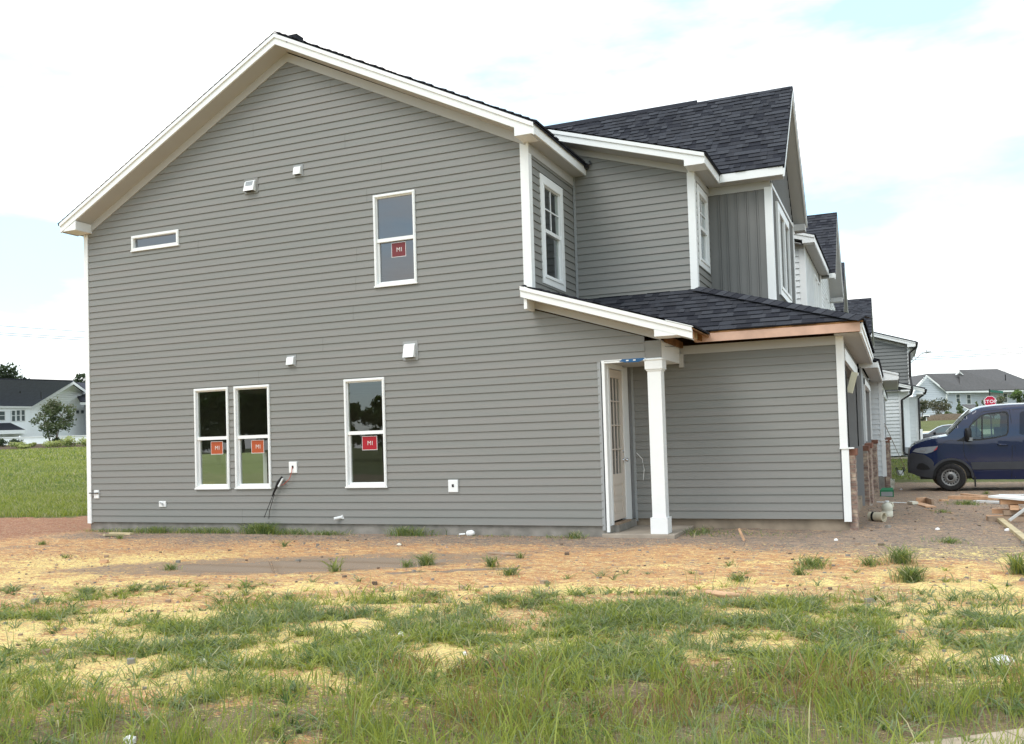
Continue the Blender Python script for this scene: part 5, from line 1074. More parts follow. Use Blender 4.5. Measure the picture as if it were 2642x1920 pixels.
neg = [(240, 1640, .7, .22, 1.4), (900, 1625, .22, .20, 1.3), (1070, 1690, .45, .25, 1.1), (700, 1705, .5, .16, .9), (2450, 1700, .9, .22, 1.3), (1870, 1700, .7, .18, .9), (1440, 1700, .5, .25, .8), (480, 1560, .3, .2, .6), (1040, 1560, .5, .18, .5), (300, 1720, .5, .18, .8), (1150, 1600, .5, .15, .5)]
def dens(s, d):
    f = 1.35 * (1 - sstep(d + (fbm(s * .8 + 5, d * .8) - .5) * 1.6, 5.6, 7.2)) + .40 * (1 - sstep(d + (fbm(s * .7 + 9, d * 1.2) - .5) * 2.2, 7.3, 8.9)) + .003
    for u, v, a, b, k in pos: c = gz_uv(u, v); f = f + k * bump_(s, d, c[0], c[1], a, b)
    for u, v, a, b, k in neg: c = gz_uv(u, v); f = f - k * bump_(s, d, c[0], c[1], a, b)
    nz_ = fbm(s * 1.7 + 40, d * 2.6 + 11); f = f * np.clip((nz_ - .34) * 4.2, .05, 1.5)
    return np.clip(f, 0, 1)
def scatter(n, d0, d1, s_half):
    d = rng.uniform(d0, d1, n); s = rng.uniform(-1, 1, n) * s_half * d; k = rng.random(n) * d1 < d; return s[k], d[k]
# foreground: tall thin meadow grass mixed with broad crab grass
s, d = scatter(560000, 3.6, 9.6, .80); f = dens(s, d); cl = fbm(s * 5 + 3, d * 5 + 7); keep = rng.random(len(s)) < f * (.10 + 2.6 * np.clip(cl - .38, 0, 1)) * .8
s, d = s[keep], d[keep]; x, y = sd2xy(s, d); fg = 1 - sstep(d, 4.9, 6.6); hgt = (.05 + .09 * rng.random(len(s))) * (1 + 1.5 * fg * rng.random(len(s))) * (.6 + 1.1 * fbm(s * 1.3, d * 1.3))
rz_ = rng.random(len(s)); red = np.zeros(len(s))
for u, v, a, b in ((1180, 1740, .5, .3), (1200, 1880, .25, .3), (1700, 1850, .6, .25), (2200, 1780, 1.0, .2), (2100, 1660, .4, .15)): c = gz_uv(u, v); red += bump_(s, d, c[0], c[1], a, b)
tone = fbm(s * .9 + 50, d * .9 + 3); mi = np.where(rz_ < .34, 0, np.where(rz_ < .44, 1, np.where(rz_ < .60, 2, np.where(rz_ < .88, 3, 4))))
mi = np.where((tone > .52) & (rng.random(len(s)) < .55), 3, mi); mi = np.where((tone < .44) & (rng.random(len(s)) < .5), 2, mi); mi = np.where(fg * rng.random(len(s)) > .35, np.where(rng.random(len(s)) < .72, 3, 0), mi)
mi = np.where(rng.random(len(s)) < red * .5, 5, mi)
low_ = rng.random(len(s)) < .45; hgt = np.where(low_, .03 + .04 * rng.random(len(s)), hgt); thin = (rng.random(len(s)) < .6 * fg + .15)
wdt = np.where(thin, .003, .0055 + .004 * rng.random(len(s))); lean = np.where(low_, 1.5, np.where(thin, .28 + .2 * (1 - fg), .7))
tag(blades(x, y, hgt, wdt, lean, 'grass', None, mi=mi), kind='stuff')
# crab grass stars: flat clumps radiating from one root
n = 5200; sc_, dc_ = scatter(n * 3, 4.2, 10.2, .72); k = rng.random(len(sc_)) < np.clip(dens(sc_, dc_) * (.25 + .65 * sstep(dc_, 5.2, 6.4)) + .012, 0, 1); sc_, dc_ = sc_[k][:4200], dc_[k][:4200]
nb = 13; s = np.repeat(sc_, nb) + rng.normal(0, .012, len(sc_) * nb); d = np.repeat(dc_, nb) + rng.normal(0, .012, len(sc_) * nb); x, y = sd2xy(s, d); big_ = np.repeat(.6 + .9 * rng.random(len(sc_)), nb); hue = np.repeat(rng.choice(4, len(sc_), p=[.38, .12, .25, .25]), nb)
mi2 = np.where(rng.random(len(s)) < .8, hue, rng.choice(5, len(s))); tag(blades(x, y, (.05 + .06 * rng.random(len(s))) * big_, .007 + .005 * rng.random(len(s)), 1.5 + .5 * rng.random(len(s)), 'crab_grass', None, mi=mi2), kind='stuff')
# seed stalks
n = 420; s, d = scatter(n * 3, 4.4, 9.2, .6); k = rng.random(len(s)) < dens(s, d) * .6 + .02; s, d = s[k], d[k]; x, y = sd2xy(s, d)
tag(blades(x, y, .22 + .22 * rng.random(len(s)), np.full(len(s), .004), .3, 'tall_grass_stalks', [.3, .2, .1, .1, .25, .05]), kind='stuff')
# meadow on the left
parts_ = []
for n, d0, d1, h0, wd in ((70000, 20.5, 33, .12, .012), (46000, 31, 60, .13, .024), (24000, 58, 100, .16, .06)):
    d = d0 + (d1 - d0) * rng.random(n) ** .9; s = -d * rng.uniform(.40, .72, n); x, y = sd2xy(s, d); k = (x < -.6) & (d + (fbm(x * .5 + 3, y * .5) - .5) * 3.5 > 21.9 + 1.2 * rng.random(n)); x, y = x[k], y[k]; tn_ = fbm(x * .35, y * .35); hh = (h0 * (.5 + rng.random(len(x)))) * (.6 + tn_)
    m1 = np.where(rng.random(len(x)) < .45, 0, 3); m1 = np.where(tn_ + .1 * rng.random(len(x)) > .58, 3, m1); m1 = np.where(rng.random(len(x)) < .10, 1, m1); m1 = np.where(rng.random(len(x)) < .20, 4, m1); m1 = np.where(rng.random(len(x)) < .10, 2, m1)
    tag(blades(x, y, hh, np.full(len(x), wd), .5, 'meadow_grass', None, mi=m1), kind='stuff')
# lawn by the second building
n = 9000; x = rng.uniform(14.5, 22, n); y = rng.uniform(20.5, 35.4, n); tag(blades(x, y, .05 + .04 * rng.random(n), np.full(n, .02), .4, 'lawn_grass', [.5, .15, .05, .3, 0, 0]), kind='stuff')
# weeds along the foot of the end wall
xs, ys, hs = [], [], []
for c, w_, k, h_ in ((1.2, .5, 260, .09), (1.9, .35, 380, .13), (2.9, .5, 380, .12), (3.4, .3, 220, .12), (4.3, .28, 620, .2), (4.9, .4, 300, .12), (5.7, .35, 260, .09), (7.2, .25, 240, .17), (7.5, .3, 160, .14), (.4, .4, 120, .07), (8.9, .5, 60, .06), (10.2, .12, 120, .12), (9.9, .2, 60, .06), (11.95, .15, 150, .10), (12.4, .4, 90, .07), (13.2, .5, 60, .05)):
    xs.append(rng.normal(c, w_ * .6, k)); ys.append(-.10 - np.abs(rng.normal(0, .12, k)) if c < 11.5 else rng.normal(.55, .22, k)); hs.append(h_ * (.5 + rng.random(k)))
x, y, h_ = map(np.concatenate, (xs, ys, hs)); tag(blades(x, y, h_, .006 + .004 * rng.random(len(x)), .9, 'wall_foot_grass', [.35, .3, .15, .15, .05, 0]), kind='stuff')
# separate tufts on bare dirt, each a plant of its own
def tuft(u, v, n, spread, h, label, tall=0):
    p = gp(u, v); r_ = np.abs(rng.normal(0, spread * .45, n)); a = rng.random(n) * 6.283; x = p.x + r_ * np.cos(a); y = p.y + r_ * np.sin(a)
    r_ = r_ * 1.25; hh = 1.45 * h * (.45 + .8 * rng.random(n)); o = blades(x, y, hh, .005 + .005 * rng.random(n), 1.0, 'grass_tuft', [.33, .25, .22, .15, .05, 0], loc=tuple(p))
    return tag(o, label, 'grass tuft', 'grass tufts on the bare dirt')
for a in ((1100, 1458, 200, .16, .13, 'rounded bright grass tuft right of the puddle'), (1052, 1464, 60, .10, .10, 'thin grass tuft between the puddle and the rounded tuft'), (1268, 1462, 120, .10, .12, 'upright grass tuft left of a thin flat one, on orange dirt'), (1318, 1484, 110, .14, .10, 'wide low tuft where the yellow sand starts, near picture middle'),
          (2095, 1462, 260, .24, .10, 'wide flat tuft, leftmost of the right-hand group on orange dirt'), (2062, 1484, 90, .14, .08, 'small tuft just below the wide flat tuft'), (2245, 1458, 120, .15, .09, 'small tuft in the middle of the right-hand group'), (2325, 1452, 260, .20, .16, 'tall dense tuft above the darkest round one at right'),
          (2350, 1500, 420, .16, .13, 'darkest round tuft standing on the yellow dirt at right'), (2450, 1400, 160, .26, .07, 'flat spreading tuft below the scrap boards'), (2495, 1302, 320, .42, .09, 'wide low tuft in front of the tan board'), (2430, 1322, 100, .25, .06, 'faint low tuft left of the wide one by the boards'),
          (2630, 1480, 180, .14, .2, 'tall tuft cut by the right edge of the picture'), (1905, 1497, 130, .14, .07, 'low dark tuft behind the curved pale wood'), (735, 1410, 40, .08, .09, 'thin tuft on the far side of the puddle'), (440, 1470, 90, .15, .08, 'small tuft left of the puddle near side'),
          (310, 1390, 60, .12, .07, 'little tuft right of the lumber offcuts'), (110, 1405, 90, .14, .06, 'low tuft by the left picture edge on orange dirt'), (1345, 1440, 40, .08, .08, 'tiny tuft between the dark board and the sand'), (2545, 1275, 90, .12, .08, 'tuft growing against the front wheel of the van'), (865, 1475, 50, .1, .16, 'straggly tall tuft at the near edge of the puddle'), (1880, 1460, 30, .1, .05, 'tiny sparse tuft beside the wide flat one'),
          (170, 1440, 50, .12, .06, 'sparse tuft on yellow dirt above the left grass')):
    tuft(*a)
# trees and shrubs
def crown_leaves(centres, radii, n, size, mats_, name, parent, loc, squash=.85, flat=.5):
    cs = np.array(centres); rs = np.array(radii); wts = rs ** 2 / (rs ** 2).sum(); k = rng.choice(len(cs), n, p=wts); dirs = rng.normal(size=(n, 3)); dirs /= np.linalg.norm(dirs, axis=1)[:, None]
    rad = rs[k] * (1 - .55 * rng.random(n) ** 1.6) * (1 + .35 * (rng.random(n) < .1)); p = cs[k] + dirs * rad[:, None] * np.array([1, 1, squash]); a = rng.normal(size=(n, 3)); a /= np.linalg.norm(a, axis=1)[:, None]
    b = np.cross(a, rng.normal(size=(n, 3))); b /= np.linalg.norm(b, axis=1)[:, None]; sz = size * (.5 + rng.random(n))[:, None]; v = np.stack([p - a * sz, p - b * sz * flat, p + a * sz, p + b * sz * flat], 1)
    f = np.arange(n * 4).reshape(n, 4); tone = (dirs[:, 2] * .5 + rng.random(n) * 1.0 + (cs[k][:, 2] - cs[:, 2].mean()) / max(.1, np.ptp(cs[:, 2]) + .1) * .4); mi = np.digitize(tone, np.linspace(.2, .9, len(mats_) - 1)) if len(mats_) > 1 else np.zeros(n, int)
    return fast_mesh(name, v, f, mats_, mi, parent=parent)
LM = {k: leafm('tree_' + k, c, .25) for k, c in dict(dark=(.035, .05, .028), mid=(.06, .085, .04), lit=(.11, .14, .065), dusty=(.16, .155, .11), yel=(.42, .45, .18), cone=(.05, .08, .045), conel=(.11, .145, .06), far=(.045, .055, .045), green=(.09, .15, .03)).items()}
def tree(name, label, cat, p, h, wd, trunk_h, stems, ml, n, size, group=None, seed=1, shape='round', spread=.25):
    r = random.Random(seed); T = thing(name, label, cat, tuple(p), group); o = Vector(p); tb = MB(); cen, rad = [], []
    for k in range(stems):
        a = 6.283 * k / max(1, stems) + r.random(); tx, ty = math.cos(a) * wd * spread, math.sin(a) * wd * spread
        if stems == 1: tx = ty = 0
        top = o + Vector((tx, ty, h * (.72 if shape != 'cone' else .96))); mid_ = o + Vector((tx * .45, ty * .45, trunk_h)); r0 = h * .018 / max(1, stems ** .4) + .02
        tb.tube([o + Vector((tx * .15, ty * .15, -.1)), mid_, top], [r0, r0 * .75, r0 * .2], BARK, 6)
        if shape != 'cone':
            for q in range(5): a2 = r.random() * 6.28; e = mid_.lerp(top, r.uniform(.1, .9)); tip = e + Vector((math.cos(a2) * wd * .28, math.sin(a2) * wd * .28, h * .13)); tb.tube([e, tip], [r0 * .4, r0 * .1], BARK, 5); cen.append(tuple(tip - o)); rad.append(wd * r.uniform(.09, .17))
    tb.build('trunk', T)
    if shape == 'cone':
        for q in range(26): t_ = r.random() ** 1.2; a = r.random() * 6.28; rr = wd * .5 * (1 - t_) * r.uniform(.2, .85); cen.append((math.cos(a) * rr, math.sin(a) * rr, trunk_h + (h - trunk_h) * t_)); rad.append(wd * (.06 + .16 * (1 - t_)))
    else:
        for q in range(16):
            a = r.random() * 6.28; zz = r.random(); rr = wd * .42 * math.sqrt(r.random()) * (math.sin(math.pi * (.12 + .8 * zz)) if shape == 'round' else (.45 + .6 * zz)); cen.append((math.cos(a) * rr, math.sin(a) * rr, trunk_h * .85 + (h * .93 - trunk_h * .85) * zz)); rad.append(wd * r.uniform(.08, .17))
    crown_leaves(cen, rad, n, size, ml, 'crown', T, p); return T
def gpd(u, v, dist, dz=0): q = D(u, v, dist); return Vector((q.x, q.y, gz(q.x, q.y) - .05 + dz))
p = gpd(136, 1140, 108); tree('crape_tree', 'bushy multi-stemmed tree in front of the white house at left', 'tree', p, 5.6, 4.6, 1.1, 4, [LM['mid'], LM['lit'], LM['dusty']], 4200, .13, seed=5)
def shrub(u, v, dist, h, wd, ml, label, name='shrub', n=700, size=.09, seed=0, group=None):
    p = gpd(u, v, dist); T = thing(name, label, 'shrub', tuple(p), group); r = random.Random(seed); cen = [((r.random() - .5) * wd * .6, (r.random() - .5) * wd * .6, h * r.uniform(.3, .68)) for q in range(9)]
    crown_leaves(cen, [wd * r.uniform(.2, .3) for q in cen], n, size, ml, 'crown', T, p, squash=min(1, h / wd)); mb = MB(); mb.tube([p - Vector((0, 0, .1)), p + Vector((0, 0, h * .6))], .03, BARK, 5); mb.build('stem', T); return T
ys_ = [LM['green'], LM['yel'], LM['yel']]; ds_ = [LM['dark'], LM['mid']]
shrub(3, 1155, 108, 1.3, 1.5, ds_, 'dark clipped shrub cut by the left picture edge', seed=1); shrub(37, 1148, 109, 1.15, 1.6, ds_, 'round dark clipped shrub left of the tree', seed=2); shrub(48, 1150, 104, .95, 1.9, ys_, 'pale yellow shrub right of the round dark one', seed=3); shrub(83, 1148, 106, .7, .8, ys_, 'smallest pale shrub on the mulch, left of the tree', seed=4)
shrub(134, 1150, 104, 1.0, 2.3, ys_, 'pale yellow shrub at the foot of the tree', seed=5); shrub(148, 1148, 108, 1.1, 1.2, ds_, 'dark round shrub just right of the tree trunk', seed=6); shrub(183, 1150, 104, 1.5, 2.1, ys_, 'large pale yellow shrub standing alone right of the tree', seed=7, n=900); shrub(222, 1150, 104, 1.3, 1.7, ys_, 'pale yellow shrub against the grey house corner', seed=8); shrub(64, 1151, 103, .6, 1.4, ys_, 'low pale shrub between the yellow shrub and the tiny one', seed=9)
# mulch bed
mb = MB()
for k in range(24):
    ps = []
    for sr, d_q in ((-.66 + k * .014, 101), (-.66 + (k + 1) * .014, 101), (-.66 + (k + 1) * .014, 112), (-.66 + k * .014, 112)): x, y = sd2xy(sr * d_q, d_q); ps.append((x, y, gz(x, y) + .03))
    mb.face(ps, MULCH)
tag(mb.build('mulch_bed'), kind='structure')
# pines beyond the left house
for (u, vt, dist, wd, ml, lb, sd_, nn) in ((8, 945, 170, 13, 'far', 'tall dark pine behind the white house roof, at left edge', 11, 3000), (45, 965, 165, 11, 'far', 'second dark pine, just right of the tallest one', 12, 2600), (75, 985, 165, 6, 'far', 'thin open pine crown above the roof ridge', 13, 600), (185, 975, 160, 5, 'far', 'small dark tree behind the gable peak', 14, 900), (100, 992, 165, 9, 'far', 'low dark treetops just above the long roof ridge', 17, 1500), (215, 968, 160, 8, 'far', 'dark broad tree between gable peak and grey wall', 15, 2400), (-40, 940, 170, 9, 'far', 'dark pine outside the left edge', 16, 1500)):
    q = D(u, vt, dist); g_ = gz(q.x, q.y); h_ = q.z - g_; tree('pine_tree', lb, 'tree', Vector((q.x, q.y, g_)), h_, wd, h_ * .3, 1, [LM['far'], LM['dark'], LM['mid']], nn, .34, seed=sd_, group='pines beyond the white house')
# right background plants
for (u, vt, vb, dist, wd, sh, ml, lb, sd_, nn, nm) in (
    (2374, 1025, 1094, 120, 2.4, 'vase', ('dark', 'dusty', 'dusty'), 'dusty crape myrtle partly hidden by the white lower storey', 21, 900, 'crape_myrtle'), (2421, 1026, 1084, 130, 3.4, 'vase', ('dusty', 'dusty', 'dark'), 'vase-shaped crape myrtle before the pale blue gable wall', 22, 1500, 'crape_myrtle'),
    (2475, 1034, 1088, 118, 1.6, 'cone', ('cone', 'conel', 'conel'), 'upright conifer left of the van roof', 23, 900, 'conifer'), (2519, 1034, 1075, 118, 1.2, 'cone', ('conel', 'conel'), 'slim light conifer left of the stop sign', 24, 500, 'conifer'),
    (2560, 1010, 1075, 118, 3.6, 'round', ('cone', 'dusty', 'conel'), 'broad speckled tree behind the stop sign', 25, 1700, 'shade_tree'), (2632, 1002, 1080, 112, 3.0, 'round', ('cone', 'conel', 'green'), 'bright green tree at the right picture edge', 26, 1600, 'shade_tree'),
    (2446, 1062, 1082, 116, 1.5, 'round', ('cone', 'conel'), 'low bush on the brown mound', 27, 400, 'bush'), (2383, 1078, 1096, 100, .8, 'cone', ('cone', 'dark'), 'small dark shrub beside the white sign post', 28, 250, 'bush')):
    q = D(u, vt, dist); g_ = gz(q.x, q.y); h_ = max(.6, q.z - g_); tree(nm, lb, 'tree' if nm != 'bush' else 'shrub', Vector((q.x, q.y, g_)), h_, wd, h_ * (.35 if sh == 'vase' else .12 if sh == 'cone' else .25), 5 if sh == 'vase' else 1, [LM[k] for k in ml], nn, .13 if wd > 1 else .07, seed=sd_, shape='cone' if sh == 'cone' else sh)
# wooded hill far right
mb = MB(); cen = []; 
q = D(2700, 1000, 420); tgt = Vector((q.x, q.y, 0))
cen = [(dx, dy, 6 + 5 * math.exp(-((dx - 20) / 30) ** 2)+ 6) for dx in np.arange(-16, 160, 5.5) for dy in (0, 8)]
wo = crown_leaves(cen, [5.2] * len(cen), 12000, .8, [LM['far'], LM['dark']], 'far_woods', None, (0, 0, 0)); wo.location = (q.x, q.y, 4.5); tag(wo, kind='stuff')
# trees across the street behind the camera: what the panes mirror
T0 = tree('street_tree', 'dense green tree across the street behind the viewer', 'tree', Vector((-44, -62, 0)), 9.5, 8.5, 2.0, 1, [LM['mid'], LM['lit'], LM['green']], 2600, .34, seed=41, group='trees across the street')
for k, (x, y, sc) in enumerate(((-38, -60, .62), (-50, -64, 1.25), (-56, -60, 1.1), (-32, -64, .66), (-26.5, -60, .5), (-62, -66, 1.35), (-41, -70, .8), (-20, -66, .7), (-70, -62, 1.2), (-8, -70, .8), (5, -68, .9), (-54, -70, 1.5), (-47, -58, .9))):
    copy_tree(T0, loc=(x, y, 0), rz=k * 1.3, scale=sc)

# ------------------------------------------------------------------ far buildings, fence, signs, wires
def far_frame(u0, dist):
    return None
ax_r = Vector((.9243, .3817, 0)); ax_f = Vector((-.3817, .9243, 0))
# left white house: gable end faces the yard, long roof slope to its left
Hl = thing('house', 'far white house with dark roof and gable end, behind the white fence', 'house', tuple(gpd(150, 1150, 125)))
def Dd(u, v, dist): return D(u, v, dist)
A_ = Dd(182, 985, 125); EL = Dd(78, 1049, 125); ER = Dd(220, 1012, 133); base_z = 1.5
back = Vector((-.62, .78, 0)); back.normalize()
ridge_far = Dd(17, 997, 118) + (Dd(17, 997, 118) - A_) * .6; ridge_far.z = A_.z - .1
eave_far = EL + (ridge_far - A_); eave_far.z = EL.z
mb = MB(); sid_n = 30
def down(p): return Vector((p.x, p.y, base_z))
HR = Vector((ER.x, ER.y, EL.z))
mb.face([down(EL), down(ER), ER, A_, EL], FARW); mb.face([down(ER), down(ER + (ridge_far - A_)), ER + (ridge_far - A_), ER], FARW); mb.face([down(EL), EL, eave_far, down(eave_far)], FARW); 
ol = (ER - EL).normalized().cross(Vector((0, 0, 1))).normalized(); ol = ol if ol.dot(CAM - A_) > 0 else -ol
z_ = base_z
while z_ < A_.z - .3:                                # clapboard shadow laps of the gable end
    t0_ = 0 if z_ < EL.z else (z_ - EL.z) / (A_.z - EL.z); t1_ = 0 if z_ < ER.z else (z_ - ER.z) / (A_.z - ER.z); l_, r_ = EL.lerp(A_, t0_), ER.lerp(A_, t1_); l_.z = r_.z = z_
    mb.face([l_ + ol * .02, r_ + ol * .02, r_ + ol * .05 - Vector((0, 0, .0)), l_ + ol * .05], FARW); mb.face([l_ + ol * .05, r_ + ol * .05, r_ + ol * .02 + Vector((0, 0, .26)), l_ + ol * .02 + Vector((0, 0, .26))], FARW); z_ += .28
mb.build('wall', Hl)
mb = MB(); ROOFL = mat('far_roof_slate', (.17, .18, .25), .95, .1, var=.06, vscale=3)
mb.prism([EL + ol * .5 - Vector((.5, 0, .15)), A_ + ol * .5, ridge_far + ol * .5, eave_far + ol * .5 - Vector((.5, 0, .15))], (0, 0, .18), ROOFL); mb.prism([A_ + ol * .5, ER + ol * .5, ER + (ridge_far - A_) + ol * .5, ridge_far + ol * .5], (0, 0, .18), ROOFD)
for u, v in ((52, 1003), (106, 1018)): q = Dd(u, v, 121); mb.tube([q - Vector((0, 0, .6)), q + Vector((0, 0, .35))], .07, BLACK, 6)
mb.build('roof', Hl)
mb = MB()
for a, b in ((EL - Vector((.3, 0, .1)), A_), (A_, ER)): mb.prism([a + ol * .62, b + ol * .62, b + ol * .62 - Vector((0, 0, .38)), a + ol * .62 - Vector((0, 0, .38))], tuple(ol * -.08), TRIM)
mb.prism([EL + ol * .3, eave_far + ol * .3, eave_far + ol * .3 - Vector((0, 0, .3)), EL + ol * .3 - Vector((0, 0, .3))], (-.1, -.1, 0), TRIM); mb.build('rake_fascia', Hl)
# its front wall windows, small squares, porch roof
fw_ = (eave_far - EL).normalized(); fo = fw_.cross(Vector((0, 0, 1))).normalized(); fo = fo if fo.dot(CAM - EL) > 0 else -fo
def on_wall(u, v, o_, nrm): d_q = ray(u, v); t_q = (o_ - CAM).dot(nrm) / d_q.dot(nrm); return CAM + d_q * t_q
def wall_window(P, u0, v0, u1, v1, o_, nrm, bars=True, m=DGL):
    q = [on_wall(u0, v0, o_, nrm), on_wall(u1, v0, o_, nrm), on_wall(u1, v1, o_, nrm), on_wall(u0, v1, o_, nrm)]; hd = (q[1] - q[0]).normalized(); ex = .09; mb = MB()
    q = [q[0], q[0] + hd * (q[1] - q[0]).length, Vector(((q[0] + hd * (q[1] - q[0]).length).x, (q[0] + hd * (q[1] - q[0]).length).y, q[3].z)), Vector((q[0].x, q[0].y, q[3].z))]; q[1].z = q[0].z
    U_ = Vector((0, 0, 1)); H_ = Vector((hd.x, hd.y, 0)).normalized()
    bars_ = [(q[0] - H_ * ex + U_ * ex, q[1] + H_ * ex + U_ * ex, -ex), (q[3] - H_ * ex, q[2] + H_ * ex, -ex)]
    for a, b, hh in bars_: mb.prism([a + nrm * .14, b + nrm * .14, b + nrm * .14 + U_ * hh, a + nrm * .14 + U_ * hh], tuple(nrm * -.1), TRIM)
    for a, b, s_q in ((q[0], q[3], -1), (q[1], q[2], 1)): mb.prism([a + nrm * .14, b + nrm * .14, b + nrm * .14 + H_ * ex * s_q, a + nrm * .14 + H_ * ex * s_q], tuple(nrm * -.1), TRIM)
    if bars: m_a, m_b = (q[0] + q[3]) / 2, (q[1] + q[2]) / 2; mb.prism([m_a + nrm * .12, m_b + nrm * .12, m_b + nrm * .12 + U_ * .07, m_a + nrm * .12 + U_ * .07], tuple(nrm * -.05), TRIM)
    wo_ = mb.build('window', P); mb = MB(); mb.face([x + nrm * .11 for x in q], mat('far_pane', (.085, .105, .105), .5, .3)); mb.build('pane', wo_)
for u0, v0, u1, v1 in ((29.5, 1060, 37.5, 1087), (42, 1059, 50, 1086), (54.5, 1058.5, 62.5, 1086), (-4, 1062, 11, 1084)): wall_window(Hl, u0, v0, u1, v1, EL, fo)
for u0, v0, u1, v1 in ((195, 1059, 202.5, 1067), (207.5, 1059, 215, 1067)): wall_window(Hl, u0, v0, u1, v1, EL, ol, bars=False)
mb = MB(); pr_ = [on_wall(-20, 1092, EL, fo), on_wall(27, 1091, EL, fo)]; f1, f2 = Dd(66, 1109, 121), Dd(-20, 1111, 118); mb.face([pr_[0], pr_[1], f1, f2], ROOFD); mb.prism([f2, f1, f1 - Vector((0, 0, .5)), f2 - Vector((0, 0, .5))], tuple(fo * -.1), TRIM); g1 = on_wall(60, 1109, EL, fo); mb.face([f1, f1 - Vector((0, 0, .5)), g1 - Vector((0, 0, .5)), pr_[1]], TRIM); mb.build('porch_roof', Hl)
# grey neighbour glimpsed at right of it
Hg = thing('house', 'grey-walled house slice with dark roof, half hidden by the main wall', 'house', tuple(gpd(230, 1150, 132)))
a, b = Dd(217, 1045, 130), Dd(300, 1047, 130); c_, d2 = Dd(180, 990, 139), Dd(300, 992, 139)
mb = MB(); mb.face([down(a), down(b), b, a], mat('far_grey_wall', (.24, .25, .27), .7)); k_ = down(a); mb.face([k_, a, a + ax_f * 12, k_ + ax_f * 12], MATS['far_grey_wall']); mb.build('wall', Hg)
mb = MB(); a2, b2 = Dd(206, 1038, 129), Dd(300, 1040, 129); mb.prism([a2, b2, d2, c_], (0, 0, .2), ROOFD); mb.build('roof', Hg); mb = MB(); mb.prism([a2, b2, b2 - Vector((0, 0, .35)), a2 - Vector((0, 0, .35))], tuple(ax_f * .1), TRIM); mb.build('eave_fascia', Hg)
# white fence
F_ = thing('fence', 'long white vinyl privacy fence behind the mulch bed', 'fence', tuple(gpd(100, 1148, 114)))
fa, fb = gpd(-90, 1148, 113), gpd(300, 1148, 115); mb = MB(); zt = Dd(100, 1127, 114).z
mb.prism([Vector((fa.x, fa.y, 1.9)), Vector((fb.x, fb.y, 1.9)), Vector((fb.x, fb.y, zt)), Vector((fa.x, fa.y, zt))], tuple(ax_f * .05), FARW); mb.build('panel', F_)
for u in (-50, 52, 135, 230): q = gpd(u, 1148, 113.9); mb = MB(); mb.box((q.x - .09, q.y - .09, q.z - .3), (q.x + .09, q.y + .09, zt + .18), TRIM); mb.build('post', F_)
mb = MB(); up_ = Vector((0, 0, 1)); mb.prism([Vector((fa.x, fa.y, zt - .08)), Vector((fb.x, fb.y, zt - .08)), Vector((fb.x, fb.y, zt + .04)), Vector((fa.x, fa.y, zt + .04))], tuple(ax_f * -.08), TRIM); mb.build('top_rail', F_)
# right pale blue house
dR = 140; Hr = thing('house', 'pale blue-grey two-storey house with long grey roof, beyond the road', 'house', tuple(gpd(2500, 1090, dR)))
a_ = Dd(2389, 969, dR); l_ = Dd(2363, 999, dR - 1); r_ = Dd(2441, 1014, dR); bz = 1.9
mb = MB(); wl, wr = Vector((Dd(2355, 1010, dR).x, Dd(2355, 1010, dR).y, r_.z)), Vector((r_.x, r_.y, r_.z)); gd = (wr - wl).normalized(); no = gd.cross(Vector((0, 0, 1))); no = no if no.dot(CAM - wl) > 0 else -no
mb.face([Vector((wl.x, wl.y, bz)), Vector((wr.x, wr.y, bz)), wr, Vector((a_.x, a_.y, a_.z)), wl], FARB)
z_ = bz
while z_ < a_.z - .3:
    t0_ = 0 if z_ < wr.z else (z_ - wr.z) / (a_.z - wr.z); l2, r2 = wl.lerp(a_, t0_), wr.lerp(a_, t0_); l2.z = r2.z = z_; mb.face([l2 + no * .10, r2 + no * .10, r2 + no * .02 + up_ * .26, l2 + no * .02 + up_ * .26], FARB); mb.face([l2, r2, r2 + no * .1, l2 + no * .1], FARB); z_ += .28
fe = Dd(2700, 1009, dR + 8); fe.z = r_.z; w0_ = wr.copy(); mb.face([Vector((w0_.x, w0_.y, bz)), Vector((fe.x, fe.y, bz)), fe, w0_], FARB)
gd2 = (fe - w0_).normalized(); no2 = gd2.cross(Vector((0, 0, 1))); no2 = no2 if no2.dot(CAM - w0_) > 0 else -no2; z_ = bz
while z_ < w0_.z - .3: mb.face([Vector((w0_.x, w0_.y, z_)) + no2 * .10, Vector((fe.x, fe.y, z_)) + no2 * .10, Vector((fe.x, fe.y, z_ + .26)) + no2 * .02, Vector((w0_.x, w0_.y, z_ + .26)) + no2 * .02], FARB); mb.face([Vector((w0_.x, w0_.y, z_)), Vector((fe.x, fe.y, z_)), Vector((fe.x, fe.y, z_)) + no2 * .10, Vector((w0_.x, w0_.y, z_)) + no2 * .10], FARB); z_ += .28
mb.build('wall', Hr)
mb = MB(); ex = Vector((0, 0, .15)); e0 = Dd(2441, 1010, dR - 1); e1 = Dd(2640, 1007, dR + 3); h1_ = Dd(2573, 955, dR + 7); rg = Dd(2475, 957.5, dR + 3)
rl, rm = Dd(2390, 967.5, dR), Dd(2470, 967, dR + 3)
mb.prism([e0, Dd(2500, 1009, dR + .5), Dd(2500, 966, dR + 5), rl], (0, 0, .2), ROOFG); mb.prism([Dd(2478, 1009.5, dR), e1, h1_, rg], (0, 0, .2), ROOFG); mb.prism([rl, l_ + Vector((-.2, 0, 0)), l_ + ax_f * 8, rl + ax_f * 8], (0, 0, .15), ROOFG)
mb.prism([e1, Dd(2700, 1003, dR + 20), h1_], (0, 0, .2), ROOFG)
for u, v in ((2473, 995), (2531, 985), (2594, 974)): q = Dd(u, v, dR + 3); mb.tube([q - up_ * .5, q + up_ * .45], .08, BLACK, 6)
mb.build('roof', Hr)
mb = MB()
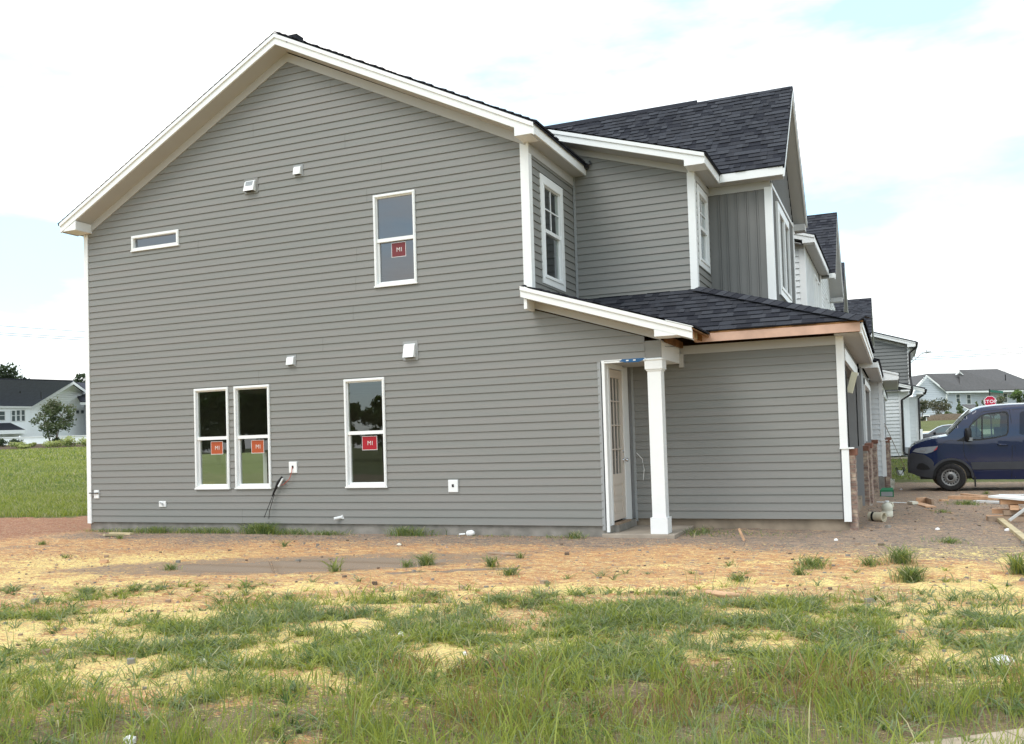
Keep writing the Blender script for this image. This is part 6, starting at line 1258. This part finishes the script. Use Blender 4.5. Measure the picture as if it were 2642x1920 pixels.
for a, b in ((l_, a_), (a_, Dd(2443, 1013, dR - .3))): mb.prism([a + no * .5, b + no * .5, b + no * .5 - up_ * .3, a + no * .5 - up_ * .3], tuple(no * -.1), TRIM)
mb.prism([e0 + no2 * .1, e1 + no2 * .1, e1 + no2 * .1 - up_ * .25, e0 + no2 * .1 - up_ * .25], tuple(no2 * -.1), TRIM); mb.prism([Dd(2466, 967, dR + 2), Dd(2475.5, 958, dR + 2), Dd(2486, 966.5, dR + 2), Dd(2484, 967.5, dR + 2), Dd(2475.5, 960.5, dR + 2), Dd(2469, 967.5, dR + 2)], tuple(ax_f * .3), TRIM); mb.build('rake_fascia', Hr)
mb = MB(); cb = wr + no * .08; mb.box((cb.x - .12, cb.y - .12, bz), (cb.x + .12, cb.y + .12, wr.z - .2), TRIM); mb.build('corner_trim', Hr)
for u0, v0, u1, v1 in ((2465.5, 1018, 2474, 1038), (2493, 1019, 2502, 1042), (2587.5, 1016, 2596, 1038), (2620, 1016, 2629, 1038)): wall_window(Hr, u0, v0, u1, v1, w0_, no2)
mb = MB(); a, b, c_, d2 = Dd(2482, 1046, dR - 2), Dd(2522, 1046, dR - 2), Dd(2530, 1064, dR - 6), Dd(2507, 1059, dR - 6); mb.prism([a, b, c_, d2], (0, 0, .12), ROOFG); mb.prism([Dd(2482, 1047, dR - 6), Dd(2507, 1059, dR - 6), Dd(2507, 1061, dR - 6), Dd(2482, 1050, dR - 6)], tuple(ax_f * .2), TRIM); mb.build('porch_roof', Hr)
# mound
mb = MB(); q = D(2450, 1090, 110); n_ = 26
for i in range(n_):
    for j in range(8):
        f = lambda a, b: (lambda x, y, r_: (x, y, gz(x, y) + .8 * max(0, 1 - r_ ** 2) + .03 - (.2 if r_ >= .99 else 0)))(q.x + ax_r.x * math.cos(a) * 5.5 * b + ax_f.x * math.sin(a) * 4 * b, q.y + ax_r.y * math.cos(a) * 5.5 * b + ax_f.y * math.sin(a) * 4 * b, b)
        a0, a1 = 6.2832 * i / n_, 6.2832 * (i + 1) / n_; mb.face([f(a0, j / 8), f(a1, j / 8), f(a1, (j + 1) / 8), f(a0, (j + 1) / 8)], MULCH)
tag(mb.build('mulch_mound'), kind='structure')
# small white sign on a post near it
q = gpd(2391, 1094, 98); zt2 = D(2391, 1073, 98).z; T = thing('mailbox', 'white mailbox with dark slot on a post by the far kerb', 'mailbox', tuple(q)); mb = MB(); mb.tube([q, Vector((q.x, q.y, zt2))], .05, TRIM, 6); mb.build('post', T)
mb = MB(); mb.box((q.x - .34, q.y - .15, zt2 - .1), (q.x + .34, q.y + .25, zt2 + .12), TRIM); mo = mb.build('box', T); mb = MB(); mb.box((q.x - .26, q.y - .17, zt2 - .13), (q.x + .26, q.y - .12, zt2 - .01), BLACK); mb.build('slot', mo)
# stop sign
c = D(2554.5, 1036, 65); gzz = gz(c.x, c.y); T = thing('stop_sign', 'red octagonal stop sign on a black post beyond the van roof', 'sign', (c.x, c.y, gzz))
nrm = (CAM - c); nrm.z = 0; nrm.normalize(); hx = Vector((-nrm.y, nrm.x, 0)); hx = hx if hx.dot(CR) > 0 else -hx
def octo(r_, o_, m, nm, P):
    mb = MB(); mb.prism([c + nrm * o_ + hx * (r_ * math.cos(math.pi / 8 + k * math.pi / 4)) + up_ * (r_ * math.sin(math.pi / 8 + k * math.pi / 4)) for k in range(8)], tuple(nrm * -.006), m); return mb.build(nm, P)
pl = octo(.415, .05, WHT, 'sign_plate', T); octo(.385, .058, STOPR, 'red_face', pl)
frS = lambda a, b, o_: tuple(c + hx * a + up_ * b + nrm * (.06 + o_)); text('STOP', frS, 0, -.115, .33, .006, WHT, pl, 'lettering', bold=.004)
mb = MB(); mb.tube([Vector((c.x, c.y, gzz - .1)), Vector((c.x, c.y, 4.15))], .045, BLACK, 8); mb.build('post', T)
T2 = thing('street_name_sign', 'green street name blade on top of the stop sign post', 'sign', (c.x, c.y, 3.95)); q = D(2588, 1012, 65.3); q0 = D(2551, 1009, 65)
mb = MB(); mb.prism([q0 + up_ * .08, q + up_ * .08, q - up_ * .08, q0 - up_ * .08], tuple(nrm * -.02), SGRN); mb.build('blade', T2)
# street lamp
a, b, c2 = D(2345, 940, 110), D(2380, 911, 110), D(2400, 908, 110); base = Vector((D(2322, 1100, 110).x, D(2322, 1100, 110).y, 1.5)); top_ = Vector((base.x, base.y, 8.0)); T = thing('street_lamp', 'grey street lamp with long raking arm beside the bronze downpipe', 'street lamp', tuple(base))
mb = MB(); mb.tube([base, top_], [.1, .07], GALV, 8); mb.build('pole', T); mb = MB(); mb.tube([top_ - up_ * .3, a, b - (b - a) * .1, b + (c2 - b) * .25, c2], .05, GALV, 8); mb.build('arm', T)
mb = MB(); mb.tube([b + (c2 - b) * .2, b + (c2 - b) * .5, c2 + (c2 - b) * .1], [.05, .14, .07], GALV, 8); mb.tube([b + (c2 - b) * .5, b + (c2 - b) * .5 + up_ * .3], .07, GALV, 6); mb.build('lamp_head', T)
# power lines
def wire(label, p, q, r_=.045, sag=1.0):
    mb = MB(); pts = [p.lerp(q, t_) - up_ * sag * 4 * t_ * (1 - t_) for t_ in np.linspace(0, 1, 14)]; mb.tube(pts, r_, mat('wire_grey', (.10, .11, .13), .6), 5); tag(mb.build('power_line', None, loc=tuple(p)), label, 'power line', 'power lines')
def ext(u0, v0, u1, v1, dist, k0, k1): a, b = D(u0, v0, dist), D(u1, v1, dist); return a + (a - b) * k0, b + (b - a) * k1
wire('upper power line in the sky left of the house', *ext(0, 839, 222, 853, 150, .5, 1.6), sag=.2); wire('middle power line left of the house, paired with the lowest', *ext(0, 857, 222, 869, 150, .5, 1.6), sag=.2); wire('lowest power line left of the house', *ext(0, 862, 222, 875, 150, .5, 1.6), sag=.2)
wire('highest power line at right, above the street lamp', *ext(2355, 907, 2642, 893, 150, 1.0, .6), sag=.3); wire('upper of the two close power lines right of the street lamp', *ext(2355, 919, 2642, 904, 150, 1.0, .6), sag=.3); wire('lower of the two close power lines right of the street lamp', *ext(2355, 924, 2642, 908, 150, 1.0, .6), sag=.3); wire('faint single power line just above the pale house roof at right', *ext(2585, 958, 2642, 953, 160, 3.0, 1.5), r_=.03, sag=.1)
